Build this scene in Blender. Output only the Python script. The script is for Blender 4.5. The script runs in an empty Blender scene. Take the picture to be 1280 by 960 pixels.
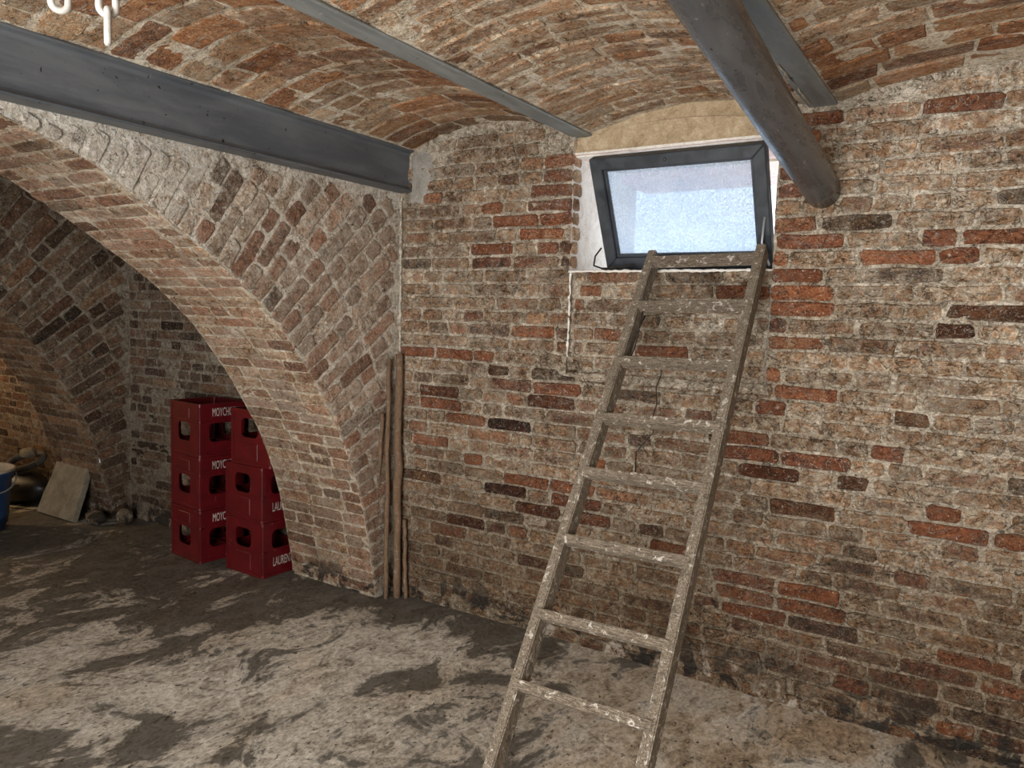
import bpy, bmesh, math, random
import numpy as np
from mathutils import Matrix, Vector

# ------------------------------------------------------------------ camera, sky, lights, exposure
S = bpy.context.scene
COL = S.collection
CAM = np.array([0.0, 0.0, 1.5])
ROT = np.array([[0.84331, 0.53651, 0.03129], [0.07333, -0.05719, -0.99567], [-0.5324, 0.84195, -0.08757]])
FPX = 949.0
cd = bpy.data.cameras.new('camera')
cd.sensor_fit = 'HORIZONTAL'
cd.sensor_width = 36.0
cd.lens = FPX / 1280.0 * 36.0
cd.clip_start = 0.05
cam = bpy.data.objects.new('camera', cd)
COL.objects.link(cam)
m4 = Matrix.Identity(4)
for i in range(3):
    m4[i][0] = ROT[0][i]
    m4[i][1] = -ROT[1][i]
    m4[i][2] = -ROT[2][i]
    m4[i][3] = CAM[i]
cam.matrix_world = m4
S.camera = cam

w = bpy.data.worlds.new('sky')
S.world = w
w.use_nodes = True
bg = w.node_tree.nodes['Background']
bg.inputs[0].default_value = (0.80, 0.90, 1.0, 1)
bg.inputs[1].default_value = 2.0


def area(name, loc, rot, sx, sy, power, color):
    l = bpy.data.lights.new(name, 'AREA')
    l.shape = 'RECTANGLE'
    l.size = sx
    l.size_y = sy
    l.energy = power
    l.color = color
    o = bpy.data.objects.new(name, l)
    o.location = loc
    o.rotation_euler = rot
    COL.objects.link(o)
    return o


# daylight falling in through the open doorway behind the viewer
area('doorway_daylight', (-0.5, -1.5, 1.1), (math.radians(97), 0, 0), 2.0, 2.0, 165, (1.0, 0.97, 0.925))
# low sun on the street side; it strikes the added outside pieces that show through the window
sl_ = bpy.data.lights.new('sun', 'SUN')
sl_.energy = 3.2
sl_.angle = math.radians(1.0)
sl_.color = (1.0, 0.95, 0.88)
so = bpy.data.objects.new('sun', sl_)
so.rotation_euler = (math.radians(38), 0, math.radians(-28))
COL.objects.link(so)
# warm lamp hanging in the third bay, out of sight behind the arches
pl = bpy.data.lights.new('bay_lamp', 'POINT')
pl.energy = 55
pl.color = (1.0, 0.66, 0.34)
pl.shadow_soft_size = 0.08
po = bpy.data.objects.new('bay_lamp', pl)
po.location = (-7.3, 1.7, 1.7)
COL.objects.link(po)

vs = S.view_settings
vs.view_transform = 'Standard'
vs.look = 'None'
vs.gamma = 1
vs.use_curve_mapping = False
vs.exposure = 0.30

rng = random.Random(7)
nr = np.random.RandomState(11)

# ------------------------------------------------------------------ helpers
_L = nr.rand(256, 256)


def vnoise(u, v):
    u = np.asarray(u, float)
    v = np.asarray(v, float)
    iu = np.floor(u).astype(int)
    iv = np.floor(v).astype(int)
    fu = u - iu
    fv = v - iv
    fu = fu * fu * (3 - 2 * fu)
    fv = fv * fv * (3 - 2 * fv)
    a = _L[iu % 256, iv % 256]
    b = _L[(iu + 1) % 256, iv % 256]
    c = _L[iu % 256, (iv + 1) % 256]
    d = _L[(iu + 1) % 256, (iv + 1) % 256]
    return (a * (1 - fu) + b * fu) * (1 - fv) + (c * (1 - fu) + d * fu) * fv


def fbm(u, v, o=4):
    s = 0
    a = 0.5
    for k in range(o):
        s = s + a * (vnoise(u * 2 ** k + 17.3 * k, v * 2 ** k + 5.1 * k) - 0.5)
        a *= 0.5
    return s


def tag(o, label=None, cat=None, group=None, kind=None):
    if label: o['label'] = label
    if cat: o['category'] = cat
    if group: o['group'] = group
    if kind: o['kind'] = kind
    return o


def link(name, me, mat=None, parent=None, loc=None):
    o = bpy.data.objects.new(name, me)
    COL.objects.link(o)
    if mat is not None and me is not None and not me.materials:
        me.materials.append(mat)
    if parent is not None: o.parent = parent
    if loc is not None: o.location = loc
    return o


def empty(name, loc=(0, 0, 0), rot=(0, 0, 0)):
    o = bpy.data.objects.new(name, None)
    o.empty_display_size = 0.1
    o.location = loc
    o.rotation_euler = rot
    COL.objects.link(o)
    return o


def mesh(name, verts, faces, smooth=False):
    me = bpy.data.meshes.new(name)
    me.from_pydata([tuple(map(float, v)) for v in verts], [], faces)
    if smooth:
        me.polygons.foreach_set('use_smooth', [True] * len(me.polygons))
    me.update()
    return me


def from_bm(name, bm, mat, parent=None, smooth=False, loc=None):
    me = bpy.data.meshes.new(name)
    bmesh.ops.recalc_face_normals(bm, faces=bm.faces)
    bm.to_mesh(me)
    bm.free()
    if smooth:
        me.polygons.foreach_set('use_smooth', [True] * len(me.polygons))
    return link(name, me, mat, parent, loc)


def bm_box(bm, lo, hi, bev=0.0, mat=None):
    lo = Vector(lo)
    hi = Vector(hi)
    r = bmesh.ops.create_cube(bm, size=1.0)
    vs_ = r['verts']
    for v in vs_:
        v.co = Vector((lo[i] + (v.co[i] + 0.5) * (hi[i] - lo[i]) for i in range(3)))
        if mat is not None: v.co = mat @ v.co
    if bev > 0:
        es = list({e for v in vs_ for e in v.link_edges})
        bmesh.ops.bevel(bm, geom=es, offset=bev, segments=1, affect='EDGES', profile=0.5)


def tube_mesh(name, pts, rad, n=10, caps=True, squash=1.0):
    pts = [Vector(p) for p in pts]
    if not hasattr(rad, '__len__'): rad = [rad] * len(pts)
    V = []
    F = []
    up = Vector((0.13, 0.2, 1)).normalized()
    prev = None
    for i, p in enumerate(pts):
        t = (pts[min(i + 1, len(pts) - 1)] - pts[max(i - 1, 0)]).normalized()
        if prev is None:
            a = t.cross(up)
            if a.length < 1e-3: a = t.cross(Vector((1, 0, 0)))
            a.normalize()
        else:
            a = (prev - t * prev.dot(t)).normalized()
        prev = a
        b = t.cross(a)
        for k in range(n):
            th = 2 * math.pi * k / n
            V.append(p + a * (math.cos(th) * rad[i]) + b * (math.sin(th) * rad[i] * squash))
    for i in range(len(pts) - 1):
        for k in range(n):
            F.append((i * n + k, i * n + (k + 1) % n, (i + 1) * n + (k + 1) % n, (i + 1) * n + k))
    if caps:
        F.append(tuple(range(n - 1, -1, -1)))
        F.append(tuple((len(pts) - 1) * n + k for k in range(n)))
    return mesh(name, V, F, True)


def project(P):
    q = (np.asarray(P) - CAM) @ ROT.T
    z = np.maximum(q[..., 2], 1e-3)
    return 640 + FPX * q[..., 0] / z, 480 + FPX * q[..., 1] / z, q[..., 2]


# ------------------------------------------------------------------ materials
class NT:
    def __init__(s, name):
        s.m = bpy.data.materials.new(name)
        s.m.use_nodes = True
        s.t = s.m.node_tree
        s.b = s.t.nodes['Principled BSDF']
        s.out = s.t.nodes['Material Output']

    def n(s, typ, **kw):
        x = s.t.nodes.new(typ)
        for k, v in kw.items(): setattr(x, k, v)
        return x

    def l(s, a, b): s.t.links.new(a, b)

    def setin(s, sock, v):
        if isinstance(v, bpy.types.NodeSocket): s.l(v, sock)
        elif isinstance(v, (tuple, list)) and len(v) == 3 and sock.type == 'RGBA': sock.default_value = (*v, 1)
        else: sock.default_value = v

    def pos(s): return s.n('ShaderNodeNewGeometry').outputs['Position']

    def obj(s): return s.n('ShaderNodeTexCoord').outputs['Object']

    def scale(s, vec, sc):
        x = s.n('ShaderNodeMapping')
        s.l(vec, x.inputs[0])
        x.inputs['Scale'].default_value = sc
        return x.outputs[0]

    def noise(s, vec, sc, det=4, rough=0.6, dist=0.0):
        x = s.n('ShaderNodeTexNoise')
        s.l(vec, x.inputs['Vector'])
        x.inputs['Scale'].default_value = sc
        x.inputs['Detail'].default_value = det
        x.inputs['Roughness'].default_value = rough
        x.inputs['Distortion'].default_value = dist
        return x.outputs[0]

    def voro(s, vec, sc, feature='F1'):
        x = s.n('ShaderNodeTexVoronoi')
        x.feature = feature
        s.l(vec, x.inputs['Vector'])
        x.inputs['Scale'].default_value = sc
        return x.outputs[0]

    def math(s, op, a, b=None, c=None, clamp=False):
        x = s.n('ShaderNodeMath', operation=op)
        x.use_clamp = clamp
        s.setin(x.inputs[0], a)
        if b is not None: s.setin(x.inputs[1], b)
        if c is not None: s.setin(x.inputs[2], c)
        return x.outputs[0]

    def mapr(s, v, a, b, c=0.0, d=1.0, smooth=True):
        x = s.n('ShaderNodeMapRange')
        x.interpolation_type = 'SMOOTHSTEP' if smooth else 'LINEAR'
        s.setin(x.inputs[0], v)
        for i, q in enumerate((a, b, c, d)): s.setin(x.inputs[i + 1], q)
        return x.outputs[0]

    def mix(s, f, a, b, mode='MIX'):
        x = s.n('ShaderNodeMix', data_type='RGBA', blend_type=mode)
        s.setin(x.inputs[0], f)
        s.setin(x.inputs[6], a)
        s.setin(x.inputs[7], b)
        return x.outputs[2]

    def ramp(s, f, stops):
        x = s.n('ShaderNodeValToRGB')
        cr = x.color_ramp
        while len(cr.elements) < len(stops): cr.elements.new(0.5)
        for e, (p, c) in zip(cr.elements, stops):
            e.position = p
            e.color = (*c, 1)
        s.l(f, x.inputs[0])
        return x.outputs[0]

    def attr(s, name):
        x = s.n('ShaderNodeAttribute')
        x.attribute_name = name
        return x

    def sep(s, c):
        x = s.n('ShaderNodeSeparateXYZ')
        s.l(c, x.inputs[0])
        return x.outputs

    def bump(s, h, strength=0.5, dist=0.01):
        x = s.n('ShaderNodeBump')
        s.l(h, x.inputs['Height'])
        x.inputs['Strength'].default_value = strength
        x.inputs['Distance'].default_value = dist
        s.l(x.outputs[0], s.b.inputs['Normal'])

    def fin(s, col, rough=0.9, metal=0.0, spec=0.3):
        s.setin(s.b.inputs['Base Color'], col)
        s.setin(s.b.inputs['Roughness'], rough)
        s.b.inputs['Metallic'].default_value = metal
        s.b.inputs['Specular IOR Level'].default_value = spec
        return s.m


MORTAR = [(0.10, (0.13, 0.095, 0.065)), (0.33, (0.32, 0.26, 0.19)), (0.6, (0.48, 0.405, 0.31)), (0.88, (0.74, 0.67, 0.56))]
BRICK = [(0.0, (0.06, 0.03, 0.02)), (0.2, (0.16, 0.05, 0.025)), (0.45, (0.235, 0.075, 0.03)), (0.7, (0.30, 0.12, 0.055)), (0.9, (0.36, 0.19, 0.095)), (1.0, (0.40, 0.26, 0.155))]


def masonry(name, is_brick, mortar=MORTAR, brick=BRICK, cover=0.0, damp=0.0, white=0.0, seedv=(0, 0, 0), gain=1.0, soot=0.5, thin_=1.0, stretch=(0.6, 1, 1), edge_k=0.42, wash=0.0):
    """Old brick with smeared lime mortar. cover>0: more mortar over the bricks. damp: dark foot of the wall."""
    a = NT(name)
    p0 = a.pos()
    mp = a.n('ShaderNodeMapping')
    a.l(p0, mp.inputs[0])
    mp.inputs['Location'].default_value = seedv
    p = mp.outputs[0]
    big = a.noise(p, 1.5, 3, 0.6)
    n1 = a.noise(p, 9, 5, 0.65, 0.4)
    n2 = a.noise(p, 36, 6, 0.72, 1.0)
    n3 = a.noise(p, 130, 4, 0.7, 0.6)
    cen = lambda v, g: a.math('MULTIPLY_ADD', v, g, -0.5 * g)
    # mortar: several scales at high contrast
    mv = a.math('ADD', cen(n1, 1.0), cen(n2, 1.9))
    mv = a.math('ADD', a.math('ADD', cen(n3, 1.2), mv), a.math('ADD', cen(big, 0.7), 0.5 + white))
    mcol = a.ramp(mv, mortar)
    if is_brick:
        at = a.attr('bc')
        s = a.n('ShaderNodeSeparateColor')
        a.l(at.outputs['Color'], s.inputs[0])
        tone, bare, drk = s.outputs[0], s.outputs[1], s.outputs[2]
        edge = a.math('POWER', at.outputs['Alpha'], 3.0)
        nm = a.noise(p, 19, 6, 0.75, 1.0)
        nq = a.noise(p, 27, 5, 0.7, 0.8)
        tv = a.math('ADD', tone, cen(nq, 1.7), clamp=True)
        bcol = a.ramp(tv, brick)
        bcol = a.mix(1.0, bcol, a.ramp(n3, [(0.3, (0.6, 0.55, 0.5)), (0.5, (1, 1, 1)), (0.7, (1.3, 1.28, 1.25))]), 'MULTIPLY')
        cv = a.math('ADD', a.math('ADD', cen(n2, 1.9), cen(nm, 2.4)), cen(n3, 0.7))
        cv = a.math('ADD', cv, a.math('MULTIPLY_ADD', bare, 0.95, -0.30 - cover))
        cv = a.math('MULTIPLY_ADD', edge, -edge_k, cv)
        mask = a.mapr(cv, -0.07, 0.07)
        # the lime left over the brick is thin and takes its colour; what is bare keeps a milky film
        thin = a.mix(a.mapr(nq, 0.62, 0.40, 0.0, thin_), mcol, a.mix(1.0, mcol, (0.74, 0.52, 0.38), 'MULTIPLY'))
        film = a.mix(a.math('MULTIPLY_ADD', bare, -0.30, 0.32, clamp=True), bcol, mcol)
        col = a.mix(mask, thin, film)
        lum = a.math('MULTIPLY_ADD', a.math('FRACT', a.math('MULTIPLY', tone, 7.31)), 0.45, 0.75)
        cl = a.n('ShaderNodeCombineColor')
        for q in range(3): a.l(lum, cl.inputs[q])
        col = a.mix(1.0, col, cl.outputs[0], 'MULTIPLY')
        col = a.mix(a.math('MULTIPLY', drk, a.mapr(nm, 0.35, 0.55, 0.5, 1.0)), col, a.mix(1.0, col, (0.22, 0.2, 0.19), 'MULTIPLY'))
    else:
        fl = a.mapr(a.noise(p, 45, 4, 0.65, 0.8), 0.58, 0.64)
        col = a.mix(a.math('MULTIPLY', fl, 0.5), mcol, brick[2][1])
    if wash > 0:     # old limewash left on the face towards the crown of the arch
        yz = a.sep(p0)
        wm = a.math('ADD', a.mapr(yz[1], 2.45, 1.3), a.math('ADD', cen(n1, 1.8), cen(nw := a.noise(p, 22, 5, 0.7, 0.8), 1.5)))
        wm = a.mapr(wm, 0.40, 0.75)
        wc = a.ramp(n2, [(0.35, (0.50, 0.44, 0.36)), (0.5, (0.70, 0.65, 0.57)), (0.62, (0.86, 0.83, 0.77))])
        col = a.mix(a.math('MULTIPLY', wm, wash), col, wc)
    # pits and soot specks
    pit = a.mapr(a.noise(p, 62, 4, 0.65, 1.2), 0.40, 0.33)
    col = a.mix(a.math('MULTIPLY', pit, 0.75), col, (0.035, 0.026, 0.02))
    fleck = a.mapr(a.noise(p, 80, 4, 0.65, 1.2), 0.60, 0.66)
    col = a.mix(a.math('MULTIPLY', fleck, 0.6), col, (0.72, 0.66, 0.56))
    # thin raised lime threads and dark cracks
    ps = a.scale(p, stretch)
    rn = a.noise(ps, 24, 4, 0.6, 1.8)
    rw = a.mapr(a.math('ABSOLUTE', a.math('ADD', rn, -0.5)), 0.0, 0.022, 1.0, 0.0)
    rw = a.math('MULTIPLY', rw, a.mapr(n1, 0.40, 0.55))
    col = a.mix(a.math('MULTIPLY', rw, 0.62), col, mortar[3][1])
    rd = a.noise(ps, 15, 5, 0.62, 1.4)
    rk = a.mapr(a.math('ABSOLUTE', a.math('ADD', rd, -0.47)), 0.0, 0.014, 1.0, 0.0)
    rk = a.math('MULTIPLY', rk, a.mapr(n1, 0.62, 0.45))
    col = a.mix(a.math('MULTIPLY', rk, 0.75), col, (0.05, 0.036, 0.025))
    st = a.mapr(a.noise(a.scale(p, (0.7, 0.7, 1.6)), 2.6, 5, 0.65, 0.5), 0.52, 0.70)
    col = a.mix(a.math('MULTIPLY', st, soot), col, a.mix(1.0, col, (0.36, 0.31, 0.26), 'MULTIPLY'))
    if damp > 0:
        z = a.sep(p0)[2]
        zz = a.math('ADD', z, cen(n1, -1.2))
        zz = a.math('ADD', zz, cen(big, -1.6))
        dm = a.mapr(zz, 1.25, 0.0)
        col = a.mix(a.math('MULTIPLY', dm, damp), col, a.mix(1.0, col, (0.33, 0.27, 0.205), 'MULTIPLY'))
        ft = a.mapr(z, 0.28, 0.02)
        f2 = a.noise(p, 7, 4, 0.65, 0.8)
        blk = a.math('MULTIPLY', ft, a.mapr(f2, 0.50, 0.58))
        col = a.mix(a.math('MULTIPLY', blk, 0.9), col, (0.022, 0.02, 0.018))
        crm = a.math('MULTIPLY', a.mapr(z, 0.20, 0.02), a.mapr(f2, 0.45, 0.37))
        crm = a.math('MULTIPLY', crm, a.mapr(n2, 0.42, 0.52))
        col = a.mix(a.math('MULTIPLY', crm, 0.75), col, (0.52, 0.47, 0.40))
    if gain != 1.0:
        col = a.mix(1.0, col, (gain, gain, gain), 'MULTIPLY')
    h = a.math('ADD', a.math('MULTIPLY', n2, 1.0), a.math('MULTIPLY', n3, 0.45))
    h = a.math('ADD', h, a.math('MULTIPLY', pit, -0.5))
    h = a.math('ADD', h, a.math('MULTIPLY_ADD', rw, 0.35, a.math('MULTIPLY', rk, -0.5)))
    if is_brick: h = a.math('MULTIPLY_ADD', mask, -0.25, h)
    a.bump(h, 0.9, 0.018)
    return a.fin(col, 0.93, 0, 0.2)


def pair(prefix, joint=0.0, **kw):
    km = dict(kw)
    km['white'] = km.get('white', 0.0) + joint
    return masonry(prefix + '_mortar', False, **km), masonry(prefix + '_brick', True, **kw)


TANM = [(0.08, (0.16, 0.10, 0.06)), (0.32, (0.48, 0.36, 0.24)), (0.58, (0.66, 0.54, 0.40)), (0.85, (0.86, 0.79, 0.66))]
TANB = [(0.0, (0.12, 0.05, 0.025)), (0.25, (0.26, 0.10, 0.04)), (0.5, (0.42, 0.18, 0.07)), (0.75, (0.50, 0.28, 0.14)), (1.0, (0.54, 0.38, 0.24))]
PINKM = [(0.10, (0.15, 0.105, 0.075)), (0.35, (0.40, 0.315, 0.235)), (0.6, (0.56, 0.475, 0.38)), (0.88, (0.82, 0.76, 0.66))]
PINKB = [(0.0, (0.13, 0.07, 0.05)), (0.25, (0.27, 0.13, 0.075)), (0.5, (0.38, 0.19, 0.115)), (0.75, (0.46, 0.29, 0.20)), (1.0, (0.52, 0.40, 0.31))]
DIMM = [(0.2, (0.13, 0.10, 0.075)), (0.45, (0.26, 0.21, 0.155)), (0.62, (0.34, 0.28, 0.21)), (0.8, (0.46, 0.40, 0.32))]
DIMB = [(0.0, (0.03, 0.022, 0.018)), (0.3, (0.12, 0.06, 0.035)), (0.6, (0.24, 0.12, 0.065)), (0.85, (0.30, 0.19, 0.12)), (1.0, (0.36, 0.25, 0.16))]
M_BACK = pair('back_wall', joint=0.07, edge_k=0.36, cover=0.02, damp=0.85)
M_FACE = pair('arch_face', wash=0.8, joint=0.16, edge_k=0.10, mortar=PINKM, brick=PINKB, cover=0.0, damp=0.5, seedv=(3, 1, 7), soot=0.25, white=0.10, thin_=0.6, stretch=(1, 1, 1))
M_SOFF = pair('arch_soffit', joint=0.10, edge_k=0.15, mortar=TANM, brick=PINKB, cover=-0.03, damp=0.4, seedv=(5, 9, 2))
M_CEIL2 = pair('window_vault', joint=0.12, edge_k=0.3, mortar=TANM, brick=TANB, cover=0.12, seedv=(1, 4, 6), soot=0.45, stretch=(0.28, 1.1, 1))
M_CEIL = pair('vault', joint=0.16, edge_k=0.2, mortar=TANM, brick=TANB, cover=-0.02, seedv=(1, 4, 6), soot=0.6, stretch=(0.35, 1.1, 1))
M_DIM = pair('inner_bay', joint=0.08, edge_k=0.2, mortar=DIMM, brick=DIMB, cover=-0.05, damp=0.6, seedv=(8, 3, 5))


def plaster(name, c0, c1, c2, sc=18):
    a = NT(name)
    p = a.pos()
    n1 = a.noise(p, sc, 6, 0.7, 0.5)
    n2 = a.noise(p, 110, 4, 0.65)
    col = a.ramp(a.math('MULTIPLY_ADD', n2, 0.35, a.math('MULTIPLY', n1, 0.7)), [(0.35, c0), (0.52, c1), (0.7, c2)])
    a.bump(a.math('ADD', n1, n2), 0.6, 0.008)
    return a.fin(col, 0.92, 0, 0.2)


M_LINTEL = plaster('lintel_plaster', (0.24, 0.17, 0.10), (0.40, 0.30, 0.19), (0.56, 0.46, 0.33))
M_WHITE = plaster('white_standin', (0.55, 0.50, 0.44), (0.74, 0.70, 0.64), (0.86, 0.83, 0.78))
M_PINK = plaster('pink_plaster', (0.62, 0.40, 0.36), (0.76, 0.54, 0.50), (0.84, 0.66, 0.62))
M_CONC = plaster('slab_concrete', (0.10, 0.085, 0.065), (0.19, 0.165, 0.125), (0.28, 0.25, 0.20), 9)
M_GREYM = plaster('grey_cement', (0.17, 0.155, 0.135), (0.27, 0.25, 0.22), (0.38, 0.355, 0.32), 14)


def floor_mat():
    a = NT('floor_concrete')
    p = a.pos()
    mp = a.n('ShaderNodeMapping')
    a.l(p, mp.inputs[0])
    mp.inputs['Rotation'].default_value = (0, 0, math.radians(12))
    mp.inputs['Scale'].default_value = (1.15, 0.75, 1.0)
    sp = mp.outputs[0]
    big = a.noise(sp, 0.9, 4, 0.6, 0.6)
    n1 = a.noise(sp, 3.4, 7, 0.68, 0.9)
    n2 = a.noise(sp, 13, 7, 0.72, 1.0)
    n3 = a.noise(sp, 60, 5, 0.7, 0.6)
    cen = lambda v, g: a.math('MULTIPLY_ADD', v, g, -0.5 * g)
    v = a.math('ADD', a.math('ADD', cen(n1, 1.0), cen(n2, 1.8)), a.math('MULTIPLY_ADD', n3, 1.4, -0.22))
    col = a.ramp(v, [(0.05, (0.17, 0.15, 0.125)), (0.32, (0.42, 0.385, 0.33)), (0.56, (0.62, 0.585, 0.52)), (0.9, (0.86, 0.84, 0.80))])
    # dark oily stains, thicker along the wall foot, with shade painted towards inner bays
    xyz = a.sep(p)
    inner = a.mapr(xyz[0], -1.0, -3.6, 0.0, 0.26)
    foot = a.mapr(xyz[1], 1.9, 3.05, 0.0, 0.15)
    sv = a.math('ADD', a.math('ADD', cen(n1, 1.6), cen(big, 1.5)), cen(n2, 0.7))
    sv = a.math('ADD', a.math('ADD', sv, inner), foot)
    stain_shade = a.mapr(sv, 0.14, 0.30)
    col = a.mix(a.math('MULTIPLY', stain_shade, 0.92), col, a.mix(1.0, col, (0.135, 0.13, 0.12), 'MULTIPLY'))
    br = a.mapr(a.noise(sp, 1.7, 4, 0.6, 0.3), 0.5, 0.68)
    col = a.mix(a.math('MULTIPLY', br, 0.3), col, a.mix(1.0, col, (0.85, 0.66, 0.44), 'MULTIPLY'))
    earth = a.math('MULTIPLY', a.mapr(xyz[0], -2.2, -0.6), a.mapr(n1, 0.62, 0.42))
    col = a.mix(a.math('MULTIPLY', earth, 0.75), col, a.mix(1.0, col, (0.66, 0.52, 0.37), 'MULTIPLY'))
    pit = a.mapr(a.noise(sp, 42, 3, 0.55, 0.7), 0.365, 0.31)
    col = a.mix(a.math('MULTIPLY', pit, 0.85), col, (0.03, 0.025, 0.02))
    # a few hairline cracks
    ck = a.voro(a.scale(p, (1.0, 0.8, 1.0)), 0.85, 'DISTANCE_TO_EDGE')
    ckm = a.mapr(a.math('ADD', ck, a.math('MULTIPLY_ADD', n2, 0.03, -0.015)), 0.005, 0.0)
    col = a.mix(a.math('MULTIPLY', ckm, 0.4), col, (0.06, 0.045, 0.03))
    h = a.math('ADD', a.math('MULTIPLY', n2, 0.8), a.math('MULTIPLY', n3, 0.4))
    a.bump(a.math('MULTIPLY_ADD', pit, -0.6, h), 0.5, 0.008)
    return a.fin(col, a.mapr(stain_shade, 0, 1, 0.85, 0.6), 0, 0.35)


def metal(name, c0, c1, rough, met=0.0, sc=6, spec=0.5, fleck=None):
    a = NT(name)
    p = a.pos()
    n1 = a.noise(a.scale(p, (3, 0.6, 3)), sc, 5, 0.65, 0.4)
    n2 = a.noise(p, 90, 3, 0.6)
    col = a.mix(a.mapr(n1, 0.35, 0.7), c0, c1)
    if fleck:
        f = a.mapr(a.noise(p, 60, 3, 0.6, 0.5), 0.66, 0.70)
        col = a.mix(a.math('MULTIPLY', f, 0.6), col, fleck)
        d = a.mapr(a.noise(p, 45, 2, 0.5, 0.3), 0.30, 0.26)
        col = a.mix(d, col, (0.012, 0.011, 0.01))
    a.bump(a.math('MULTIPLY_ADD', n2, 0.3, n1), 0.15, 0.004)
    return a.fin(col, a.mapr(n1, 0.3, 0.7, rough, min(1, rough + 0.2)), met, spec)


M_BEAM = metal('dark_painted_steel', (0.07, 0.078, 0.09), (0.115, 0.125, 0.135), 0.40, 0.0, 4, 0.5, (0.14, 0.14, 0.14))
M_BEAM2 = metal('grey_painted_steel', (0.16, 0.175, 0.175), (0.26, 0.275, 0.27), 0.42, 0.0, 9, 0.5, (0.4, 0.38, 0.34))
M_PIPE = metal('scuffed_grey_pipe', (0.095, 0.10, 0.11), (0.15, 0.155, 0.165), 0.20, 0.5, 9, 0.8, (0.42, 0.40, 0.38))
M_SASH = metal('dark_window_paint', (0.022, 0.026, 0.032), (0.045, 0.052, 0.062), 0.38, 0.0, 5, 0.5)
M_CHAIN = metal('white_chain_paint', (0.36, 0.34, 0.31), (0.50, 0.48, 0.45), 0.55, 0.0, 12, 0.5, (0.45, 0.25, 0.15))
M_STEEL = metal('zinc_fitting', (0.45, 0.46, 0.48), (0.62, 0.63, 0.65), 0.3, 0.7, 12, 0.5)


def glass_mat():
    a = NT('dusty_glass')
    p = a.pos()
    n1 = a.noise(p, 120, 4, 0.7, 0.5)
    n2 = a.noise(p, 6, 4, 0.6)
    tr = a.n('ShaderNodeBsdfTransparent')
    tr.inputs[0].default_value = (0.86, 0.93, 1.0, 1)
    tl = a.n('ShaderNodeBsdfTranslucent')
    a.l(a.ramp(a.math('MULTIPLY_ADD', n1, 0.5, a.math('MULTIPLY', n2, 0.5)), [(0.3, (0.45, 0.58, 0.75)), (0.7, (0.86, 0.92, 0.97))]), tl.inputs[0])
    df = a.n('ShaderNodeBsdfDiffuse')
    df.inputs[0].default_value = (0.75, 0.78, 0.8, 1)
    gl = a.n('ShaderNodeBsdfGlossy')
    gl.inputs['Roughness'].default_value = 0.1
    m1 = a.n('ShaderNodeMixShader')
    a.l(a.mapr(n1, 0.35, 0.7, 0.25, 0.8), m1.inputs[0])
    a.l(tr.outputs[0], m1.inputs[1])
    a.l(tl.outputs[0], m1.inputs[2])
    m2 = a.n('ShaderNodeMixShader')
    m2.inputs[0].default_value = 0.06
    a.l(m1.outputs[0], m2.inputs[1])
    a.l(gl.outputs[0], m2.inputs[2])
    m3 = a.n('ShaderNodeMixShader')
    m3.inputs[0].default_value = 0.06
    a.l(m2.outputs[0], m3.inputs[1])
    a.l(df.outputs[0], m3.inputs[2])
    a.l(m3.outputs[0], a.out.inputs[0])
    return a.m


M_GLASS = glass_mat()


def wood(name, stops, stretch=(1, 1, 1), paint=0.5, paintcol=(0.60, 0.56, 0.49)):
    a = NT(name)
    o = a.obj()
    q = a.scale(o, stretch)
    n1 = a.noise(q, 30, 5, 0.7, 0.6)
    p = a.pos()
    n2 = a.noise(p, 40, 4, 0.65, 0.6)
    n3 = a.noise(p, 160, 3, 0.6)
    col = a.ramp(a.math('MULTIPLY_ADD', n3, 0.25, a.math('MULTIPLY', n1, 0.8)), stops)
    f = a.mapr(n2, 0.57, 0.66)
    col = a.mix(a.math('MULTIPLY', f, paint), col, paintcol)
    d = a.mapr(a.noise(p, 22, 4, 0.6, 0.4), 0.40, 0.32)
    col = a.mix(a.math('MULTIPLY', d, 0.6), col, (0.05, 0.04, 0.03))
    a.bump(a.math('MULTIPLY_ADD', n3, 0.4, n1), 0.6, 0.004)
    return a.fin(col, 0.85, 0, 0.25)


WG = [(0.34, (0.035, 0.027, 0.02)), (0.5, (0.12, 0.095, 0.07)), (0.66, (0.32, 0.265, 0.20))]
M_RAIL = wood('weathered_rail_wood', WG, (14, 14, 1.2), 0.6)
M_RUNG = wood('weathered_rung_wood', WG, (1.2, 14, 14), 0.75, (0.64, 0.60, 0.53))
M_POLE = wood('old_pole_wood', [(0.3, (0.055, 0.035, 0.022)), (0.5, (0.14, 0.085, 0.05)), (0.7, (0.25, 0.17, 0.11))], (10, 10, 1), 0.15)


def plain(name, c, rough=0.5, spec=0.5, var=0.25, sc=12):
    a = NT(name)
    p = a.pos()
    n1 = a.noise(p, sc, 4, 0.65)
    col = a.mix(1.0, c, a.ramp(n1, [(0.3, (1 - var,) * 3), (0.7, (1 + var,) * 3)]), 'MULTIPLY')
    sc2 = a.mapr(a.noise(a.scale(p, (1, 1, 0.3)), 90, 2, 0.5), 0.70, 0.76)
    col = a.mix(a.math('MULTIPLY', sc2, 0.18), col, (0.5, 0.42, 0.38))
    a.bump(n1, 0.1, 0.003)
    return a.fin(col, rough, 0, spec)


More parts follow.
